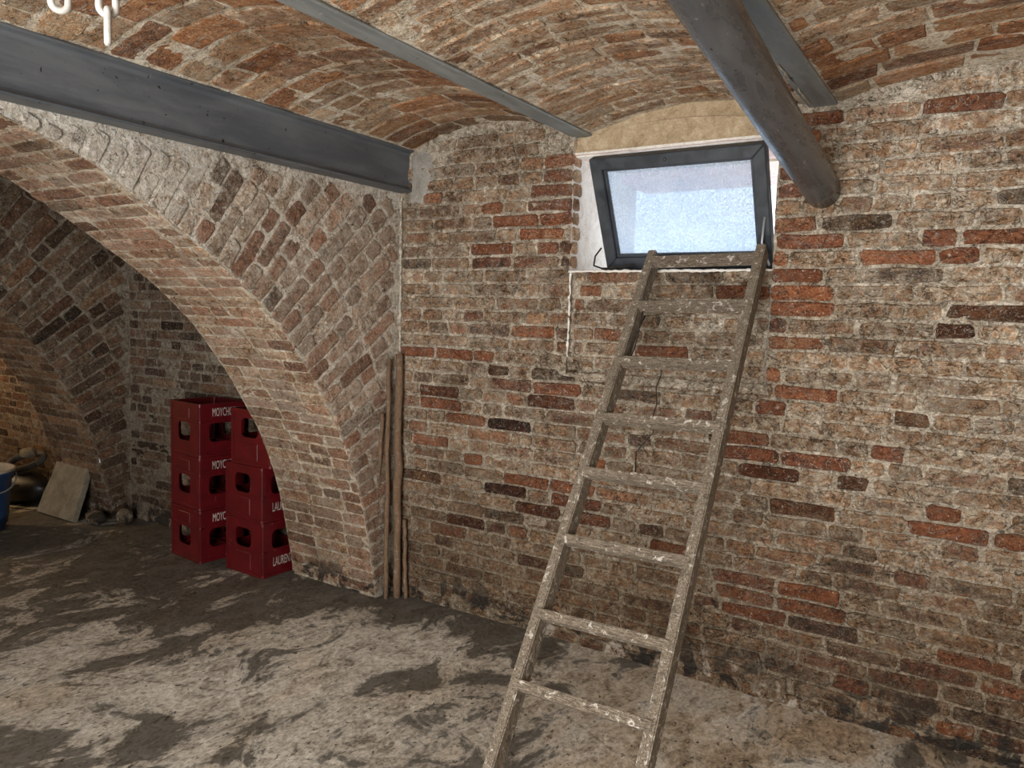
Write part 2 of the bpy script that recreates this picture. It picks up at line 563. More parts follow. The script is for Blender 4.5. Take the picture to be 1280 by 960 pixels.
M_RED = plain('red_crate_plastic', (0.085, 0.0025, 0.005), 0.42, 0.5)
M_LET = plain('white_print', (0.42, 0.39, 0.36), 0.6, 0.3)
M_BLUE = plain('blue_tub_plastic', (0.010, 0.045, 0.13), 0.45, 0.5)
M_RESID = plain('dried_mortar_residue', (0.42, 0.38, 0.32), 0.9, 0.2)
M_BLACK = plain('black_plastic', (0.012, 0.012, 0.012), 0.45, 0.5)
M_GREY = plain('grey_rubber', (0.10, 0.095, 0.085), 0.8, 0.3)
M_CORD = plain('dark_cord', (0.03, 0.025, 0.02), 0.8, 0.2)

# ------------------------------------------------------------------ masonry builders
D = 3.06            # plane of the back wall
XA, XB = -2.66, -3.29    # first arch wall, front and rear face
XC, XD = -5.12, -5.76    # second arch wall


def grid_surface(name, F, us, vs_, mat, amp=0.006, freq=9.0, parent=None, extra=None, seed=0.0):
    us = np.asarray(us, float)
    vs_ = np.asarray(vs_, float)
    U, V = np.meshgrid(us, vs_)
    P, N = F(U.ravel(), V.ravel())
    d = amp * 2.2 * fbm(U.ravel() * freq + seed, V.ravel() * freq + seed * 1.7, 4)
    if extra is not None: d = d + extra(U.ravel(), V.ravel())
    P = P + N * d[:, None]
    nu, nv = len(us), len(vs_)
    I = np.arange(nu * nv).reshape(nv, nu)
    q = np.stack([I[:-1, :-1], I[:-1, 1:], I[1:, 1:], I[1:, :-1]], -1).reshape(-1, 4)
    me = bpy.data.meshes.new(name)
    me.vertices.add(len(P))
    me.vertices.foreach_set('co', P.astype(np.float32).ravel())
    me.loops.add(q.size)
    me.loops.foreach_set('vertex_index', q.astype(np.int32).ravel())
    me.polygons.add(len(q))
    me.polygons.foreach_set('loop_start', np.arange(0, q.size, 4, dtype=np.int32))
    me.polygons.foreach_set('use_smooth', np.ones(len(q), bool))
    me.update(calc_edges=True)
    me.validate()
    o = link(name, me, mat, parent)
    return o


def brick_geo(F, u0, u1, v0, v1, h, jit):
    c = min(0.010, (v1 - v0) * 0.22)
    um = (u0 + u1) / 2 + rng.uniform(-0.02, 0.02) * (u1 - u0) * 5
    out = [(u0 + c, v0), (um, v0), (u1 - c, v0), (u1, v0 + c), (u1, v1 - c), (u1 - c, v1), (um, v1), (u0 + c, v1), (u0, v1 - c), (u0, v0 + c)]
    out = np.array(out) + np.array([[rng.uniform(-jit, jit), rng.uniform(-jit, jit) * 0.8] for _ in out])
    cen = np.array([(u0 + u1) / 2, (v0 + v1) / 2])
    dv = out - cen
    half = np.array([(u1 - u0) / 2, (v1 - v0) / 2])
    ins = cen + dv * (1 - np.array([0.005, 0.005]) / np.maximum(half, 0.01))
    uv = np.vstack([out, out, ins, cen[None]])
    P, N = F(uv[:, 0], uv[:, 1])
    hh = np.concatenate([np.full(10, -0.016), h - 0.004 + np.array([rng.uniform(-.001, .001) for _ in range(10)]), h + np.array([rng.uniform(-.0015, .0015) for _ in range(10)]), [h + rng.uniform(-0.001, 0.002)]])
    P = P + N * hh[:, None]
    return P


BF = [(k, (k + 1) % 10, 10 + (k + 1) % 10, 10 + k) for k in range(10)] + [(10 + k, 10 + (k + 1) % 10, 20 + (k + 1) % 10, 20 + k) for k in range(10)] + [(20 + k, 20 + (k + 1) % 10, 30) for k in range(10)]


EDGE = [1.0] * 20 + [0.94] * 10 + [0.0]


def set_bc(me, cols):
    at = me.attributes.new('bc', 'FLOAT_COLOR', 'POINT')
    at.data.foreach_set('color', np.asarray(cols, np.float32).ravel())


def lay(root, F, specs, mat, jit=0.004, limit=300, flip=False, min_px=9.0):
    """specs: (u0,u1,v0,v1,h,tone,bare,dark). Largest in view become parts named brick, the rest one stuff part."""
    items = []
    for s in specs:
        P = brick_geo(F, *s[:5], jit)
        x, y, z = project(P[20:30])
        ok = (z > 0.1).all() and x.max() > -5 and x.min() < 1285 and y.max() > -5 and y.min() < 965
        a_ = 0.0
        if ok:
            a_ = abs(0.5 * np.sum(x * np.roll(y, -1) - np.roll(x, -1) * y))
            if max(np.ptp(x), np.ptp(y)) < min_px: a_ = 0.0
        items.append((a_, P, s[5:8]))
    items.sort(key=lambda t: -t[0])
    faces = [tuple(reversed(f)) for f in BF] if flip else BF
    nb = 0
    for a_, P, c in items:
        if a_ <= 0 or nb >= limit: break
        cen = P[30].copy()
        me = bpy.data.meshes.new('brick')
        me.from_pydata((P - cen).tolist(), [], faces)
        set_bc(me, [(c[0], c[1], c[2], e_) for e_ in EDGE])
        link('brick', me, mat, root, cen.tolist())
        nb += 1
    rest = items[nb:]
    if rest:
        V = np.vstack([r[1] for r in rest])
        FF = [tuple(i + 31 * k for i in f) for k in range(len(rest)) for f in faces]
        me = bpy.data.meshes.new('brick_rows')
        me.from_pydata(V.tolist(), [], FF)
        set_bc(me, [(r[2][0], r[2][1], r[2][2], e_) for r in rest for e_ in EDGE])
        o = link('brick_rows', me, mat, root)
        o['kind'] = 'stuff'
    return nb, len(rest)


def row_fill(u0, u1, length, head, joint, start=None, mixh=0.35):
    """brick extents along a course"""
    out = []
    u = u0 + (0 if start is None else -start)
    while u < u1 - 0.03:
        L = head if rng.random() < mixh else length
        L *= rng.uniform(0.93, 1.06)
        a, b = max(u, u0), min(u + L, u1)
        if b - a > 0.035: out.append((a, b))
        u += L + joint * rng.uniform(0.7, 1.5)
    return out


def wall_F(Dy):
    def F(u, v):
        P = np.stack([u, np.full_like(u, Dy), v], -1)
        N = np.tile([0.0, -1.0, 0.0], (len(u), 1))
        return P, N
    return F


# vault springing lines between the beams
BX = [(-2.568, -1.655), (-1.575, -0.655), (-0.555, 0.47)]
VZ = [(2.336, 0.085), (2.322, 0.075), (2.33, 0.07)]


def vault_z(x, i):
    a, b = BX[i]
    zs, r = VZ[i]
    t = np.clip((x - (a + b) / 2) / ((b - a) / 2), -1, 1)
    return zs + r * (1 - t * t)


def wall_top(x):
    for i, (a, b) in enumerate(BX):
        if a <= x <= b: return float(vault_z(np.array(x), i))
    return 2.30 if x < 0.47 else 2.36


# ------------------------------------------------------------------ the setting: floor
fu = np.concatenate([np.arange(-9, -6, 0.15), np.arange(-6, 0.8, 0.03), np.arange(0.8, 2.61, 0.15)])
fv = np.concatenate([np.arange(-1.8, 0.6, 0.15), np.arange(0.6, 3.2, 0.03)])


def floor_F(u, v):
    return np.stack([u, v, np.zeros_like(u)], -1), np.tile([0, 0, 1.0], (len(u), 1))


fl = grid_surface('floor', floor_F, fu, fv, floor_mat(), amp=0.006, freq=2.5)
tag(fl, 'worn stained grey concrete floor', kind='structure')

# ------------------------------------------------------------------ back wall (with window opening and shallow blocked niche)
WX0, WX1, WZ0, WZ1 = -1.645, -0.752, 1.715, 2.225
NZ0 = 1.25
PITCH, BH = 0.0645, 0.0535


def foot_bulge(u, v):
    return np.maximum(0, 0.10 - v) * 0.05 * (0.5 + vnoise(u * 7, v * 3))


root = empty('wall_back', (-1.0, D, 0))
root.location = (0, 0, 0)
tag(root, 'worn red brick wall smeared with pale mortar around the window', kind='structure')
Fb = wall_F(D)
Fn = wall_F(D + 0.028)
st = 0.02
g = lambda a, b: np.linspace(a, b, max(2, int(round((b - a) / st)) + 1))
for nm, (a, b, c, d) in dict(l=(XA - 0.02, WX0, -0.06, 2.5), m=(WX0, WX1, -0.06, NZ0), r=(WX1, 0.6, -0.06, 2.5)).items():
    grid_surface('mortar_bed', Fb, g(a, b), g(c, d), M_BACK[0], 0.006, 11, root, foot_bulge)
grid_surface('mortar_bed', Fb, np.linspace(0.6, 2.6, 41), np.linspace(-0.06, 2.5, 50), M_BACK[0], 0.006, 11, root, foot_bulge)
grid_surface('mortar_bed', Fn, g(WX0 - 0.02, WX1 + 0.02), g(NZ0 - 0.02, WZ0), M_BACK[0], 0.006, 11, root)

# pale plaster ribs along the edges of the blocked niche
def rough_strip(name, p0, p1, wid, thick, mat, parent, n=40):
    p0 = Vector(p0)
    p1 = Vector(p1)
    pts = []
    rad = []
    for i in range(n):
        t = i / (n - 1)
        p = p0.lerp(p1, t)
        pts.append(p + Vector((rng.uniform(-1, 1) * wid * 0.25, 0, rng.uniform(-1, 1) * wid * 0.15)))
        rad.append(wid * rng.uniform(0.35, 0.75))
    return link(name, tube_mesh(name, pts, rad, 6), mat, parent)


rough_strip('mortar_ridge', (WX0, D + 0.006, 1.33), (WX0, D + 0.006, 1.715), 0.011, 0.01, M_WHITE, root)
rough_strip('mortar_ridge', (WX1, D + 0.012, 1.25), (WX1, D + 0.012, 1.715), 0.012, 0.01, M_GREYM, root)
rough_strip('mortar_ridge', (WX0, D + 0.014, NZ0), (WX1, D + 0.014, NZ0 + 0.005), 0.018, 0.01, M_BACK[0], root)

rough_strip('sill_highlight', (WX0, D - 0.006, 1.714), (WX1, D - 0.006, 1.714), 0.011, 0.01, M_WHITE, root, 60)  # white strip paints in the highlight along the sill edge

RED = [(615, 310), (680, 308), (672, 275), (700, 275), (690, 291), (620, 260), (1190, 122), (1122, 320), (1180, 320), (1010, 302), (990, 300), (1040, 365), (990, 366),
       (985, 385), (1020, 385), (925, 364), (955, 558), (955, 580), (1195, 637), (690, 646), (560, 507), (600, 530), (545, 495), (700, 492), (820, 435), (985, 275), (1000, 178),
       (985, 150), (1195, 290), (1225, 290), (665, 492), (640, 605), (665, 610), (580, 580), (1060, 572), (600, 575), (710, 605), (740, 580), (1100, 572), (990, 735), (1010, 760), (975, 770), (1050, 750),
       (905, 560), (760, 655), (820, 680), (700, 620), (1140, 650), (1000, 500), (960, 500), (1270, 690), (520, 440), (545, 448), (595, 449)]
DARK = [(650, 622), (615, 617), (540, 603), (690, 632), (1050, 594), (1130, 535), (1210, 385), (1215, 420), (1000, 645), (1155, 640), (565, 655), (620, 470), (650, 535)]


def ray_y(px, py, Dy):
    d = ROT.T @ np.array([(px - 640) / FPX, (py - 480) / FPX, 1.0])
    return CAM + d * (Dy / d[1])


RW = [ray_y(*q, D) for q in RED]
DW = [ray_y(*q, D) for q in DARK]
specs = {'w': [], 'n': []}
zone = lambda x, z: vnoise(np.array(x * 1.3 + 40), np.array(z * 1.6 + 9)).item()
for k in range(0, 38):
    zc = 0.0161 + PITCH * k
    if zc < 0.0: continue
    z0, z1 = zc - BH / 2, zc + BH / 2
    segs = []
    if zc < NZ0: segs = [('w', -2.63, 2.55)]
    elif zc < WZ0 - 0.02: segs = [('w', -2.63, WX0), ('n', WX0 + 0.015, WX1 - 0.012), ('w', WX1, 2.55)]
    elif zc < WZ0 + 0.06: segs = [('w', -2.63, WX0), ('w', WX1, 2.55)]
    else: segs = [('w', -2.63, WX0), ('w', WX1, 2.55)]
    for which, a, b in segs:
        for (x0, x1) in row_fill(a, b, 0.24, 0.115, 0.011, rng.uniform(0, 0.2), 0.4):
            xm = (x0 + x1) / 2
            if max(z1, zc) > min(wall_top(x0), wall_top(x1)) - 0.004: continue
            if z1 > 2.375: continue
            zn = zone(xm, zc)
            low = max(0.0, (1.4 - zc) / 1.4)
            bare = rng.random() ** 1.9 * 0.66 + 0.16 * low + (zn - 0.5) * 0.5 - (0.16 if xm > -0.62 and zc > 0.9 else 0)
            tone = rng.uniform(0.2, 1.0) if rng.random() < 0.8 else rng.uniform(0.0, 0.3)
            dark = 0.0
            h = rng.uniform(0.002, 0.010)
            if rng.random() < 0.03: dark = 0.8
            for q in RW:
                if x0 - 0.01 < q[0] < x1 + 0.01 and abs(q[2] - zc) < PITCH / 2:
                    bare = 0.92
                    tone = rng.uniform(0.3, 0.6)
                    h = 0.009
            for q in DW:
                if x0 < q[0] < x1 and abs(q[2] - zc) < PITCH / 2:
                    bare = 0.9
                    dark = 0.9
            if abs(x1 - WX0) < 0.005 and zc > 1.72: bare = max(bare, 0.75)
            if abs(x0 - WX1) < 0.005 and zc > 1.25: bare = max(bare, 0.85)
            specs[which].append((x0, x1, z0, z1, h, tone, min(max(bare, 0), 1.2), dark))
# both sets belong to the same wall: 300 largest as bricks
def FbN(u, v):
    P, N = Fb(u, v)
    inn = (u > WX0 + 0.004) & (u < WX1 - 0.004) & (v > NZ0 - 0.02) & (v < WZ0 + 0.02)
    P[inn, 1] += 0.028
    return P, N


lay(root, FbN, specs['w'] + specs['n'], M_BACK[1], 0.0055, 300)
# cement patches plastered around the bearing of the big beam
rough = grid_surface('cement_patch', wall_F(D - 0.012), np.linspace(-2.60, -2.42, 14), np.linspace(2.06, 2.35, 18), M_GREYM, 0.010, 16, root, lambda u, v: -0.05 * np.clip(np.maximum(np.abs(u + 2.51) / 0.09, np.abs(v - 2.205) / 0.145) + 0.9 * fbm(u * 14, v * 14) - 0.55, 0, 1))

# ------------------------------------------------------------------ window (reveal, sill, lintel, tilted sash)
win = empty('window_1', (-1.15, 3.2, 1.72))
tag(win, 'dark framed bottom hung cellar window tilted open into the room', kind='structure')
WP = Vector(win.location)


def wpart(name, bm, mat, smooth=False):
    for v in bm.verts: v.co -= WP
    return from_bm(name, bm, mat, win, smooth)


def plane_obj(name, F, us, vs_, mat, amp, freq, parent):
    o = grid_surface(name, F, us, vs_, mat, amp, freq, None)
    for v in o.data.vertices: v.co -= WP
    o.parent = parent
    return o


def FxL(u, v): return np.stack([np.full_like(u, WX0), u, v], -1), np.tile([1.0, 0, 0], (len(u), 1))
def FxR(u, v): return np.stack([np.full_like(u, WX1), u, v], -1), np.tile([-1.0, 0, 0], (len(u), 1))
def FzT(u, v): return np.stack([u, v, np.full_like(u, WZ1)], -1), np.tile([0, 0, -1.0], (len(u), 1))
def FzB(u, v): return np.stack([u, v, np.full_like(u, WZ0)], -1), np.tile([0, 0, 1.0], (len(u), 1))


gy = np.linspace(D - 0.004, 3.46, 28)
gz = np.linspace(1.70, 2.42, 40)
gx = np.linspace(WX0 - 0.01, WX1 + 0.01, 50)
plane_obj('reveal', FxL, gy, gz, M_WHITE, 0.004, 18, win)
plane_obj('reveal', FxR, gy, gz, M_WHITE, 0.004, 18, win)
plane_obj('head_soffit', FzT, gx, gy, M_PINK, 0.003, 15, win)
plane_obj('sill', FzB, gx, gy, M_WHITE, 0.005, 22, win)
# bricks showing on the left reveal edge
sp = []
for k in range(27, 37):
    zc = 0.0161 + PITCH * k
    if zc < WZ0 + 0.02: continue
    sp.append((D + 0.004, D + rng.uniform(0.06, 0.085), zc - BH / 2, zc + BH / 2, 0.007, rng.uniform(0.5, 0.95), 0.62, 0))
def FxLw(u, v):
    P, N = FxL(u, v)
    return P, N
rv = empty('reveal_bricks', tuple(WP))
rv.parent = win
rv.location = (0, 0, 0)
for s in sp:
    P = brick_geo(FxLw, *s[:5], 0.004)
    cen = P[30].copy()
    me = bpy.data.meshes.new('brick')
    me.from_pydata((P - cen).tolist(), [], BF)
    set_bc(me, [(s[5], s[6], s[7], e_) for e_ in EDGE])
    link('brick', me, M_CEIL[1], rv, (cen - np.array(WP)).tolist())
# plaster lintel under the vault, arched on top: two stepped bands
def band(name, y, zlo, zfun, mat, thick, amp):
    xs = np.linspace(WX0, WX1, 60)
    rows = 10
    V = []
    for j in range(rows):
        t = j / (rows - 1)
        for x in xs:
            z = zlo(x) * (1 - t) + zfun(x) * t
            V.append((x, y - amp * 2 * fbm(np.array(x * 14), np.array(z * 14), 3).item(), z))
    n = len(xs)
    F = [(j * n + i, j * n + i + 1, (j + 1) * n + i + 1, (j + 1) * n + i) for j in range(rows - 1) for i in range(n - 1)]
    b0 = len(V)
    for x in xs: V.append((x, y + thick, zlo(x)))
    F += [(i, b0 + i, b0 + i + 1, i + 1) for i in range(n - 1)]
    V = [Vector(v) - WP for v in V]
    return link(name, mesh(name, V, F, False), mat, win)


zt = lambda x: wall_top(x) + 0.03
band('lintel', D + 0.012, lambda x: WZ1 + 0.004, lambda x: WZ1 + 0.065 + 0.05 * (1 - ((x + 1.2) / 0.46) ** 2), M_LINTEL, 0.46, 0.004)
band('lintel_band', D + 0.030, lambda x: WZ1 + 0.055 + 0.035 * (1 - ((x + 1.2) / 0.46) ** 2), zt, M_LINTEL, 0.02, 0.005)
band('lintel_highlight', D + 0.008, lambda x: WZ1 - 0.006, lambda x: WZ1 + 0.014, M_WHITE, 0.05, 0.003)  # white strip paints in the lit stripe on the lintel's lower edge

# fixed frame: bottom rail with hinge
bm = bmesh.new()
bm_box(bm, (WX0 + 0.085, 3.205, 1.716), (WX1 - 0.004, 3.265, 1.742), 0.004)
wpart('frame', bm, M_SASH)
# sash
SX0, SX1 = -1.523, -0.783
hinge = Vector((0, 3.215, 1.742))
topv = Vector((0, 2.985, 2.192))
ud = (topv - hinge)
SL = ud.length
ud.normalize()
nd = Vector((0, -ud.z, ud.y))          # towards the room and down
if nd.y > 0: nd = -nd
SM = Matrix(((1, ud.x, nd.x, 0), (0, ud.y, nd.y, hinge.y), (0, ud.z, nd.z, hinge.z), (0, 0, 0, 1)))
fw = 0.052


def member(bm, quad, d0, d1, bev=0.004):
    """mitred bar: quad in (x, up), depth d0..d1 along the sash normal"""
    vs0 = [bm.verts.new(SM @ Vector((x, u, d0))) for x, u in quad]
    vs1 = [bm.verts.new(SM @ Vector((x, u, d1))) for x, u in quad]
    n = len(quad)
    fs = [bm.faces.new(vs1), bm.faces.new(vs0[::-1])]
    for i in range(n): fs.append(bm.faces.new((vs0[i], vs0[(i + 1) % n], vs1[(i + 1) % n], vs1[i])))
    es = list({e for f in fs for e in f.edges})
    bmesh.ops.bevel(bm, geom=es, offset=bev, segments=1, affect='EDGES')


o_ = [(SX0, 0), (SX1, 0), (SX1, SL), (SX0, SL)]
i_ = [(SX0 + fw, fw), (SX1 - fw, fw), (SX1 - fw, SL - fw), (SX0 + fw, SL - fw)]
for k, nm in enumerate(('sash_rail', 'sash_stile', 'sash_rail', 'sash_stile')):
    bm = bmesh.new()
    member(bm, [o_[k], o_[(k + 1) % 4], i_[(k + 1) % 4], i_[k]], -0.025, 0.025)
    wpart(nm, bm, M_SASH)
# glazing bead and pane
bm = bmesh.new()
b_ = [(SX0 + fw + 0.012, fw + 0.012), (SX1 - fw - 0.012, fw + 0.012), (SX1 - fw - 0.012, SL - fw - 0.012), (SX0 + fw + 0.012, SL - fw - 0.012)]
for k in range(4): member(bm, [i_[k], i_[(k + 1) % 4], b_[(k + 1) % 4], b_[k]], -0.012, 0.006, 0.002)
wpart('glazing_bead', bm, M_SASH)
bm = bmesh.new()
bm_box(bm, (SX0 + fw + 0.002, fw + 0.002, -0.010), (SX1 - fw - 0.002, SL - fw - 0.002, -0.006), 0, SM)
wpart('pane', bm, M_GLASS)
bm = bmesh.new()
bmesh.ops.create_uvsphere(bm, u_segments=10, v_segments=6, radius=0.008, matrix=Matrix.Translation(SM @ Vector(((SX0 + SX1) / 2 - 0.03, SL - 0.026, 0.026))))
wpart('latch', bm, M_SASH, True)
o = link('stay_arm', tube_mesh('stay_arm', [p - WP for p in (SM @ Vector((SX1 - 0.018, 0.22, 0.028)), SM @ Vector((SX1 - 0.03, 0.12, 0.05)), Vector((WX1 - 0.02, 3.09, 1.735)))], 0.005, 8), M_STEEL, win)
# thin spring cable at the lower left corner
o = link('cable', tube_mesh('cable', [Vector(p) - WP for p in ((-1.56, 3.20, 1.83), (-1.575, 3.17, 1.79), (-1.56, 3.13, 1.745), (-1.50, 3.10, 1.728), (-1.42, 3.10, 1.735), (-1.36, 3.13, 1.748))], 0.004, 6), M_CORD, win)

# ------------------------------------------------------------------ arches
APTS = [(2.925, -0.02), (2.925, 0.0), (2.885, 0.22), (2.805, 0.55), (2.69, 0.835), (2.562, 1.055), (2.42, 1.26), (2.255, 1.452), (2.07, 1.612), (1.884, 1.738), (1.715, 1.842), (1.563, 1.93), (1.424, 2.0), (1.15, 2.085), (0.85, 2.112)]
half = APTS[1:]
full = half + [(1.7 - y, z) for y, z in half[-2::-1]]


def catmull(pts, n=40):
    pts = [np.array(p, float) for p in pts]
    pts = [2 * pts[0] - pts[1]] + pts + [2 * pts[-1] - pts[-2]]
    out = []
    for i in range(1, len(pts) - 2):
        p0, p1, p2, p3 = pts[i - 1:i + 3]
        for t in np.linspace(0, 1, n, endpoint=False):
            out.append(0.5 * ((2 * p1) + (-p0 + p2) * t + (2 * p0 - 5 * p1 + 4 * p2 - p3) * t * t + (-p0 + 3 * p1 - 3 * p2 + p3) * t ** 3))
    out.append(pts[-2])
    return np.array(out)


CURVE = catmull(full)
seg = np.r_[0, np.cumsum(np.hypot(*np.diff(CURVE, axis=0).T))]
SS = np.linspace(0, seg[-1], 800)
CY = np.interp(SS, seg, CURVE[:, 0])
CZ = np.interp(SS, seg, CURVE[:, 1])
ty, tz = np.gradient(CY), np.gradient(CZ)
kk = np.ones(61) / 61
ty = np.convolve(np.pad(ty, 30, 'edge'), kk, 'valid')
tz = np.convolve(np.pad(tz, 30, 'edge'), kk, 'valid')
ln = np.hypot(ty, tz)
NY, NZ_ = tz / ln, -ty / ln          # outward (towards the wall / up)


def arc(s):
    return np.interp(s, SS, CY), np.interp(s, SS, CZ), np.interp(s, SS, NY), np.interp(s, SS, NZ_)


SMAX = float(SS[np.argmin(np.abs(CY - 0.55) + (CZ < 1.5) * 9)])


def arch_wall(name, label, xf, xb, mface, msoff, zt_, bare0, trim_name, trim_label, face_bricks=True):
    root = empty(name)
    tag(root, label, kind='structure')
    # mortar bed of the face
    ncol = 300
    sidx = np.linspace(0, SS[-1], ncol)
    y, z, ny, nz = arc(sidx)
    cols = [(3.07, 0.0)] + [(3.0, 0.0)] + list(zip(y, z)) + [(-1.3, 0.0), (-1.8, 0.0)]
    rows = 70
    V = []
    ztop = 2.62
    for (yy, zz) in cols:
        for j in range(rows):
            t = j / (rows - 1)
            zv = zz + (ztop - zz) * t
            d = 0.013 * fbm(np.array(yy * 11), np.array(zv * 11), 4).item() if 0 < j else 0.0
            V.append((xf + d, yy, zv))
    n = rows
    F = [(i * n + j, (i + 1) * n + j, (i + 1) * n + j + 1, i * n + j + 1) for i in range(len(cols) - 1) for j in range(n - 1)]
    link('mortar_bed', mesh('mortar_bed', V, F, True), mface[0], root)
    # rear face, plain
    V2 = [(xb, yy, zz) for (yy, zz) in cols] + [(xb, yy, ztop) for (yy, zz) in cols]
    m_ = len(cols)
    F2 = [(i, i + m_, i + 1 + m_, i + 1) for i in range(m_ - 1)]
    link('rear_face', mesh('rear_face', V2, F2), M_DIM[0], root)

    # face bricks: radial courses
    def Ff(u, v):
        cy, cz, ny_, nz_ = arc(v)
        return np.stack([np.full_like(u, xf), cy + ny_ * u, cz + nz_ * u], -1), np.tile([1.0, 0, 0], (len(u), 1))
    sp = []
    s = 0.03
    k = 0
    while s < SMAX + 0.4:
        wv = 0.057
        u = 0.0
        first = True
        seq = (0.24, 0.115) if k % 2 else (0.115, 0.24)
        q = 0
        while u < 1.4:
            L = seq[q % 2] * rng.uniform(0.94, 1.05)
            ok = False
            for L2 in (L, L * 0.75, L * 0.5, 0.075, 0.045):
                yy, zz, ny_, nz_ = arc(np.array([s, s + wv]))
                ye = yy + ny_ * (u + L2)
                ze = zz + nz_ * (u + L2)
                if ye.max() < D - 0.01 and ze.max() < zt_ and ze.min() > 0.01:
                    ok = True
                    break
            if not ok: break
            pl_ = 0.12 if yy.mean() < 2.0 else 0.0
            bare = min(1.0, max(0, rng.random() ** 1.4 * 0.9 + bare0 - pl_))
            if name == 'wall_left':
                ym, zm = yy.mean(), zz.mean()
                white = np.clip((2.2 - ym) / 0.8, 0, 1) * np.clip(1 - u / 0.5, 0.3, 1)
                bare -= 0.35 * white
                dark = 0.75 if rng.random() < 0.03 else 0
            else:
                dark = 0.85 if rng.random() < 0.14 else 0
            sp.append((u + 0.003, u + L2, s, s + wv, rng.uniform(0.003, 0.010), rng.uniform(0.15, 1.0), bare, dark))
            u += L2 + 0.013
            q += 1
        s += wv + 0.0115
        k += 1
    lay(root, Ff, sp, mface[1], 0.006, 300)

    # soffit
    r2 = empty(trim_name)
    tag(r2, trim_label, kind='structure')

    def Fs(u, v):
        cy, cz, ny_, nz_ = arc(v)
        return np.stack([u, cy, cz], -1), np.stack([np.zeros_like(u), -ny_, -nz_], -1)
    grid_surface('mortar_bed', Fs, np.linspace(xb, xf, 30), np.linspace(0, SS[-1], 260), msoff[0], 0.005, 10, r2)
    sp = []
    s = 0.02
    k = 0
    while s < SMAX + 0.3:
        wv = 0.055
        off = 0.12 if k % 2 else 0.0
        for (a, b) in row_fill(xb + 0.004, xf - 0.004, 0.225, 0.115, 0.011, off, 0.25):
            bare = min(1.0, rng.random() ** 1.1 * 0.8 + bare0 + 0.12)
            sp.append((a, b, s, s + wv, rng.uniform(0.001, 0.008), rng.uniform(0.2, 1.0), bare, 0.6 if rng.random() < 0.07 else 0))
        s += wv + 0.010
        k += 1
    lay(r2, Fs, sp, msoff[1], 0.004, 300, flip=True)
    return root


wl = arch_wall('wall_left', 'pale mortared brick face of the nearer arch below the big steel beam', XA, XB, M_FACE, M_SOFF, 2.112, 0.10, 'trim_1', 'tan brick underside of the nearer arch')
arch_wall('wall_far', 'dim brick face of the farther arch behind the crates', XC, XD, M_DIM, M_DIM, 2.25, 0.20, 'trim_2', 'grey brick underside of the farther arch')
# white mortar seam in the corner between arch face and back wall
rough_strip('mortar_seam', (XA + 0.03, D - 0.012, 1.30), (XA + 0.022, D - 0.012, 2.10), 0.012, 0.01, M_FACE[0], wl, 60)

# ------------------------------------------------------------------ walls of the inner bays
def bay_wall(name, label, x0, x1, ztop, mats, bare0, tone_hi):
    root = empty(name)
    tag(root, label, kind='structure')
    grid_surface('mortar_bed', Fb, np.linspace(x0, x1, int((x1 - x0) / 0.03)), np.linspace(-0.06, 2.62, 90), mats[0], 0.006, 10, root, foot_bulge)
    sp = []
    for k in range(0, int(ztop / PITCH)):
        zc = 0.0161 + PITCH * k
        if zc < 0.02: continue
        for (a, b) in row_fill(x0 + 0.01, x1 - 0.01, 0.24, 0.115, 0.011, rng.uniform(0, 0.2), 0.5):
            bare = min(1.0, rng.random() ** 1.3 * 0.8 + bare0)
            sp.append((a, b, zc - BH / 2, zc + BH / 2, rng.uniform(-0.001, 0.007), rng.uniform(0.1, tone_hi), bare, 0.8 if rng.random() < 0.12 else 0))
    lay(root, Fb, sp, mats[1], 0.004, 300)


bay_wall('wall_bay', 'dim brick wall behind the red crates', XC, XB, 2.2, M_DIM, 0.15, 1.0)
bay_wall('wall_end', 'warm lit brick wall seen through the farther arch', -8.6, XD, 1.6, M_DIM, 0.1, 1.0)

# ------------------------------------------------------------------ vaulted ceiling between the beams
def vault_F(i):
    a, b = BX[i]
    zs, r = VZ[i]
    hw = (b - a) / 2

    def F(u, v):
        t = (u - (a + b) / 2) / hw
        z = zs + r * (1 - t * t)
        nx = 2 * r * t / hw
        N = np.stack([-nx, np.zeros_like(u), -np.ones_like(u)], -1)
        N /= np.linalg.norm(N, axis=1)[:, None]
        return np.stack([u, v, z], -1), N
    return F


CLAB = ['shallow brick vault between the big dark beam and the thin grey beam', 'shallow brick vault above the window', 'shallow brick vault right of the pipe']
for i in range(3):
    root = empty('ceiling')
    tag(root, CLAB[i], kind='structure')
    F = vault_F(i)
    a, b = BX[i]
    vy = np.concatenate([np.arange(-1.8, 0.8, 0.2), np.arange(0.8, D + 0.05, 0.022)])
    grid_surface('mortar_bed', F, np.linspace(a - 0.012, b + 0.02, 48), vy, (M_CEIL2 if i == 1 else M_CEIL)[0], 0.009, 9, root, seed=3.0 * i)
    sp = []
    y = D - 0.012
    k = 0
    while y > 0.75:
        wv = rng.uniform(0.088, 0.122) if i != 1 else rng.uniform(0.05, 0.09)
        for (u0, u1) in row_fill(a + 0.005, b - 0.005, 0.255, 0.13, 0.013, rng.uniform(0, 0.22), 0.15):
            bare = min(1.05, rng.random() ** 1.0 * 0.75 + 0.25 + (0.12 if y > 2.6 and i != 1 else 0) - (0.12 if i == 1 else 0))
            dark = 0
            if i == 0 and vnoise(np.array(u0 * 2.1 + 3), np.array(y * 1.9)).item() > 0.72: dark = 0.6
            sp.append((u0, u1, y - wv, y, rng.uniform(0.001, 0.007), rng.uniform(0.1, 1.0), bare, dark))
        y -= wv + 0.016
        k += 1
    lay(root, F, sp, (M_CEIL2 if i == 1 else M_CEIL)[1], 0.007, 300, flip=False)

